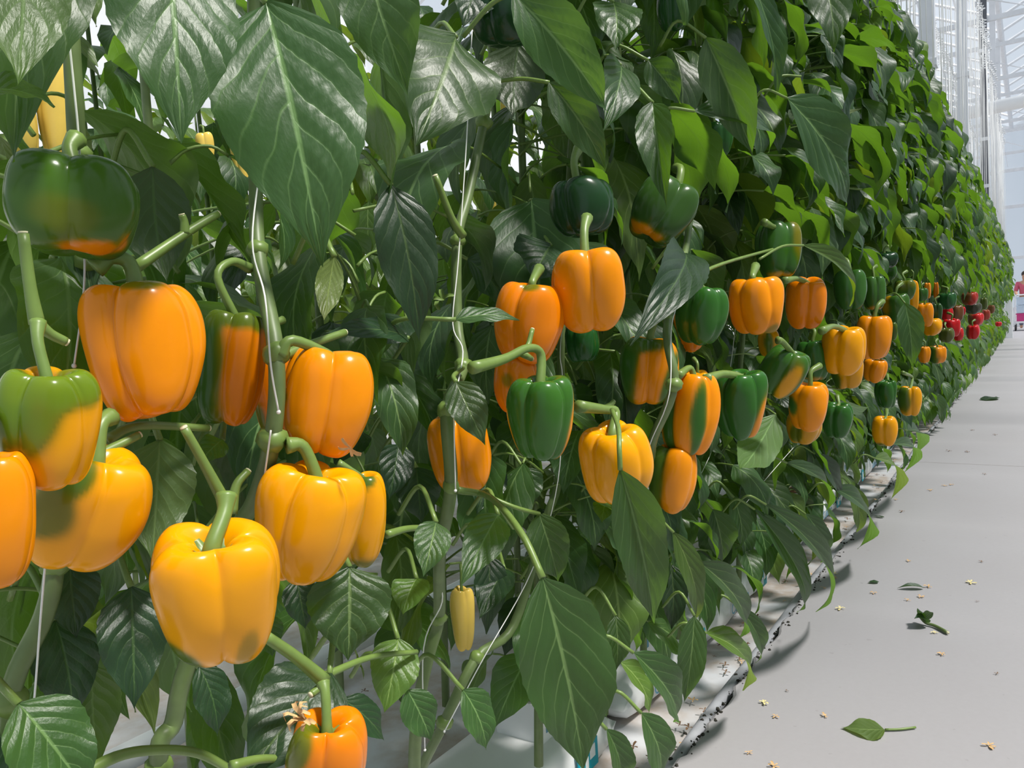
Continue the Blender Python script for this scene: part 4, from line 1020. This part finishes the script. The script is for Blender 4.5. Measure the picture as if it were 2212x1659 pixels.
rs = random.Random(9); sb = MB()
for i in range(1500):
    yy = .6+(rs.random()**1.6)*9; k_ = rs.random()
    xx = EDGE-.004-abs(rs.gauss(0, .012)) if k_ < .75 else EDGE+abs(rs.gauss(0, .01))
    if math.sin(yy*5)+math.sin(yy*13.7) < -.2 and k_ < .6: continue
    rr_ = rs.uniform(.0012, .0045)
    sb.add(*blob((xx, yy, (-.040+rs.uniform(0, .02)) if xx < EDGE else .001), rr_, rr_*.7, 5, 4, i, .3))
so_ = sb.build('soil_crumbs', M_SOIL); tag(so_, 'dark soil crumbs scattered along the ragged path edge', 'soil', kind='stuff')
# ------------------------------------------------------------------ litter on the path and the film
LIT = [(1650, 1520, .013, 1), (1675, 1549, .010, 0), (1782, 1549, .010, 0), (2137, 1612, .014, 0), (2034, 1415, .010, 0), (1815, 1316, .015, 1), (1803, 1240, .012, 1), (1804, 1249, .010, 0), (1780, 1272, .009, 0), (1887, 1282, .013, 0), (2006, 1269, .014, 0), (1989, 1291, .014, 0), (1961, 1298, .009, 0), (2096, 1260, .017, 1), (1962, 1213, .011, 0), (1883, 1139, .012, 2), (1948, 1106, .012, 2), (2019, 1368, .010, 1), (1672, 1657, .013, 0), (1618, 1628, .008, 0), (2150, 940, .016, 2), (2100, 930, .016, 2), (2040, 1050, .014, 0), (2055, 1048, .012, 0), (2010, 1060, .014, 0), (2128, 1025, .013, 2), (2145, 862, .02, 2), (2050, 975, .018, 2), (2090, 977, .018, 2), (2154, 1457, .007, 2), (2110, 1300, .006, 2), (1700, 1494, .005, 2), (1890, 1080, .012, 0), (1935, 1080, .012, 0), (2120, 1215, .008, 2), (1742, 1240, .011, 0)]
for i, (x, y, R, kd) in enumerate(LIT):
    lab = ['small dried tan flower lying on the grey path', 'small pale yellow fallen flower lying on the grey path', 'tiny dark dry scrap lying on the grey path'][kd]
    petals(G(x, y, .0005), R*.8, 5 if kd < 2 else 4, [M_PETAL, M_YPETAL, M_BROWN][kd], ['fallen_flower', 'fallen_flower', 'dry_scrap'][kd], lab, ['flower', 'flower', 'scrap'][kd], ['dried tan flowers on the path', 'pale fallen flowers on the path', 'dark scraps on the path'][kd], seed=i+20)
rl = random.Random(5)
for i in range(130):
    yy = .5+(rl.random()**1.5)*6; xx = rl.uniform(-.68, -.57)
    petals(Vector((xx, yy, -.039)), rl.uniform(.006, .013), 4, M_BROWN if i % 3 else M_PETAL, 'fallen_flower', 'dry brown fallen flower on the white film beside the path', 'flower', 'dry flowers on the white film', seed=300+i)
for i in range(45):
    petals(Vector((rl.uniform(-2.2, -1.0), rl.uniform(.35, 1.6), -.036)), rl.uniform(.008, .016), 4, M_BROWN, 'dry_scrap', 'brown dry scrap on the shaded film behind the first row', 'scrap', 'dry scraps on the shaded film', seed=500+i)
def fallen(b, t, wpx, label, mat, pet=None, under=False, zl=.004, droop=18, fold=4):
    B, T = G(b[0], b[1], zl), G(t[0], t[1], zl); d = T-B; L = d.length
    o = empty('fallen_leaf', B)
    me = leaf_mesh(mat, nu=20, nv=10, aspect=wpx, fold=fold, droop=droop, wave=.012, pucker=.008, seed=int(b[0]))
    lf = link('blade', me, o); R3 = frame_from(d, Vector((0, 0, -1 if under else 1))); lf.matrix_basis = mat_at(Vector((0, 0, 0)), R3, (L, L, L))
    if pet:
        w_ = [G(q[0], q[1], zl)-B for q in pet]; MB().tube(smooth_path([Vector((0, 0, 0))]+w_, 4), .0022, 7).build('petiole', M_STEMB, o)
    tag(o, label, 'leaf', 'fallen leaves on the path')
fallen((1912, 1576), (1817, 1571), .95, 'fresh green leaf with a long stalk lying on the path', M_LEAFY, pet=[(1945, 1575), (1978, 1571)], under=True, droop=8, fold=-3)
fallen((1996, 1270), (1938, 1271), .35, 'dark narrow fallen leaf on the path', M_LEAFD, fold=30, droop=40)
fallen((1898, 1256), (1874, 1258), .6, 'small dark triangular leaf piece on the path', M_LEAFD)
fallen((1910, 1117), (1886, 1115), .5, 'small dark leaf scrap near the path edge', M_LEAFD)
fallen((2130, 865), (2150, 858), .5, 'distant dark leaf scrap on the path', M_LEAFD)
o = empty('fallen_twig', G(2045, 1366)); c = o.location.copy()
tw = [G(2046, 1366, .006)-c, G(2020, 1352, .006)-c, G(2000, 1345, .008)-c, G(1985, 1328, .022)-c]
MB().tube(smooth_path(tw, 5), [.0045, .004, .0045], 8).build('twig', M_STEM, o)
MB().tube([tw[0], tw[0]+(tw[0]-tw[1]).normalized()*.004], .0035, 8).build('cut_end', M_CUT, o)
for (bx, by, tx, ty, zt) in ((2000, 1345, 1975, 1322, .03), (1998, 1342, 1992, 1312, .045)):
    B, T = G(bx, by, .01)-c, G(tx, ty+14, zt)-c; L = (T-B).length
    lf = link('leaf', leaf_mesh(M_LEAFD, nu=14, nv=8, aspect=.7, fold=35, droop=70, seed=bx), o); lf.matrix_basis = mat_at(B, frame_from(T-B, Vector((0, -.5, 1))), (L, L, L))
tag(o, 'broken green twig with a curled leaf lying on the path', 'twig')

# ------------------------------------------------------------------ far worker with a trolley at the end of the path
M_SKIN = simple('skin', (0.50, 0.27, 0.17), 0.6, 0.1, 30); M_HAIR = simple('dark_hair', (0.03, 0.02, 0.015), 0.6, 0.2, 60)
M_SHIRT = simple('pink_shirt', (0.55, 0.10, 0.16), 0.8, 0.15, 30); M_TROUSER = simple('grey_trousers', (0.16, 0.18, 0.24), 0.85, 0.15, 30)
M_CRATE = simple('pale_blue_crate', (0.52, 0.62, 0.74), 0.5, 0.1, 20); M_PINK = simple('magenta_plastic', (0.55, 0.04, 0.20), 0.5, 0.1, 20); M_DARKWHEEL = simple('wheel_rubber', (0.03, 0.03, 0.03), 0.8, 0.2, 30)
def skinned(name, V, E, Rr, mat, parent):
    me = bpy.data.meshes.new(name); me.from_pydata(V, E, []); me.materials.append(mat)
    o = link(name, me, parent); md = o.modifiers.new('skin', 'SKIN'); md.use_smooth_shade = True
    if not me.skin_vertices:
        bmx = __import__('bmesh').new(); bmx.from_mesh(me); bmx.verts.layers.skin.verify(); bmx.to_mesh(me); bmx.free()
    for i, r in enumerate(Rr):
        me.skin_vertices[0].data[i].radius = r if isinstance(r, tuple) else (r, r)
    me.skin_vertices[0].data[0].use_root = True
    sb = o.modifiers.new('sub', 'SUBSURF'); sb.levels = 1; sb.render_levels = 1
    return o
def person(loc, label):
    o = empty('person', loc)
    V = [(0, 0, .95), (0, 0, 1.15), (0, .01, 1.36), (0, .01, 1.46), (0, -.02, 1.55), (0, -.03, 1.66),
         (.18, .01, 1.38), (.24, -.06, 1.12), (.20, -.30, 1.04), (.19, -.38, 1.03), (-.18, .01, 1.38), (-.24, -.06, 1.12), (-.20, -.30, 1.04), (-.19, -.38, 1.03),
         (.09, 0, .88), (.10, -.03, .50), (.10, .02, .08), (.10, -.12, .04), (-.09, 0, .88), (-.10, .04, .50), (-.10, .10, .08), (-.10, -.04, .04)]
    E = [(0, 1), (1, 2), (2, 3), (3, 4), (4, 5), (2, 6), (6, 7), (7, 8), (8, 9), (2, 10), (10, 11), (11, 12), (12, 13), (0, 14), (14, 15), (15, 16), (16, 17), (0, 18), (18, 19), (19, 20), (20, 21)]
    Rr = [(.14, .11), (.12, .10), (.13, .10), .055, .085, .075, .06, .045, .035, .04, .06, .045, .035, .04, .085, .062, .042, .04, .085, .062, .042, .04]
    skinned('body', V, E, Rr, M_SKIN, o)
    skinned('shirt', [V[0], V[1], V[2], V[6], V[7], V[10], V[11]], [(0, 1), (1, 2), (2, 3), (3, 4), (2, 5), (5, 6)], [(.165, .13), (.15, .125), (.15, .12), .08, .065, .08, .065], M_SHIRT, o)
    skinned('trousers', [(0, 0, .93), V[14], V[15], V[16], V[18], V[19], V[20]], [(0, 1), (1, 2), (2, 3), (0, 4), (4, 5), (5, 6)], [(.155, .125), .10, .078, .062, .10, .078, .062], M_TROUSER, o)
    MB().add(*blob((0, .015, 1.655), .088, .098, 12, 8, 3, .05)).build('hair', M_HAIR, o)
    f = MB(); f.add(*blob((.03, -.095, 1.60), .010, .007, 6, 5)); f.add(*blob((-.03, -.095, 1.60), .010, .007, 6, 5)); f.build('eyes', M_HAIR, o)
    MB().add(*blob((0, -.112, 1.575), .012, .018, 6, 5)).build('nose', M_SKIN, o)
    tag(o, 'person in a pink top standing behind the trolley at the far end of the path', 'person'); return o
person((-.16, 28.2, 0), '')
o = empty('harvest_trolley', (-.05, 26.6, 0))
MB().box((-.36, -.55, .22), (.36, .55, .27)).build('deck', M_STEEL, o, False)
for sx in (-.33, .33):
    for sy in (-.5, .5):
        MB().tube([(sx-.02, sy, .09), (sx+.02, sy, .09)], .09, 14).build('wheel', M_DARKWHEEL, o); MB().box((sx-.015, sy-.02, .1), (sx+.015, sy+.02, .23)).build('fork', M_STEEL, o, False)
MB().tube(smooth_path([(-.34, .5, .25), (-.34, .55, .95), (-.2, .57, 1.02), (.2, .57, 1.02), (.34, .55, .95), (.34, .5, .25)], 4), .018, 8).build('handle', M_STEEL, o)
tag(o, 'low steel trolley at the far end of the path', 'trolley')
for k, (zz_, mt, lab) in enumerate(((.27, M_PINK, 'magenta crate at the bottom of the trolley stack'), (.50, M_CRATE, 'pale blue crate in the middle of the trolley stack'), (.73, M_CRATE, 'pale blue crate on top of the trolley stack'))):
    e = empty('crate', (-.05, 26.5, zz_)); b = MB()
    b.box((-.30, -.40, 0), (.30, .40, .02)); b.box((-.30, -.40, .02), (-.28, .40, .21)); b.box((.28, -.40, .02), (.30, .40, .21)); b.box((-.28, -.40, .02), (.28, -.38, .21)); b.box((-.28, .38, .02), (.28, .40, .21))
    b.build('tub', mt, e, False); MB().box((-.32, -.42, .19), (.32, -.40, .22)).box((-.32, .40, .19), (.32, .42, .22)).box((-.32, -.40, .19), (-.30, .40, .22)).box((.30, -.40, .19), (.32, .40, .22)).build('rim', mt, e, False)
    tag(e, lab, 'crate', 'crates on the far trolley')
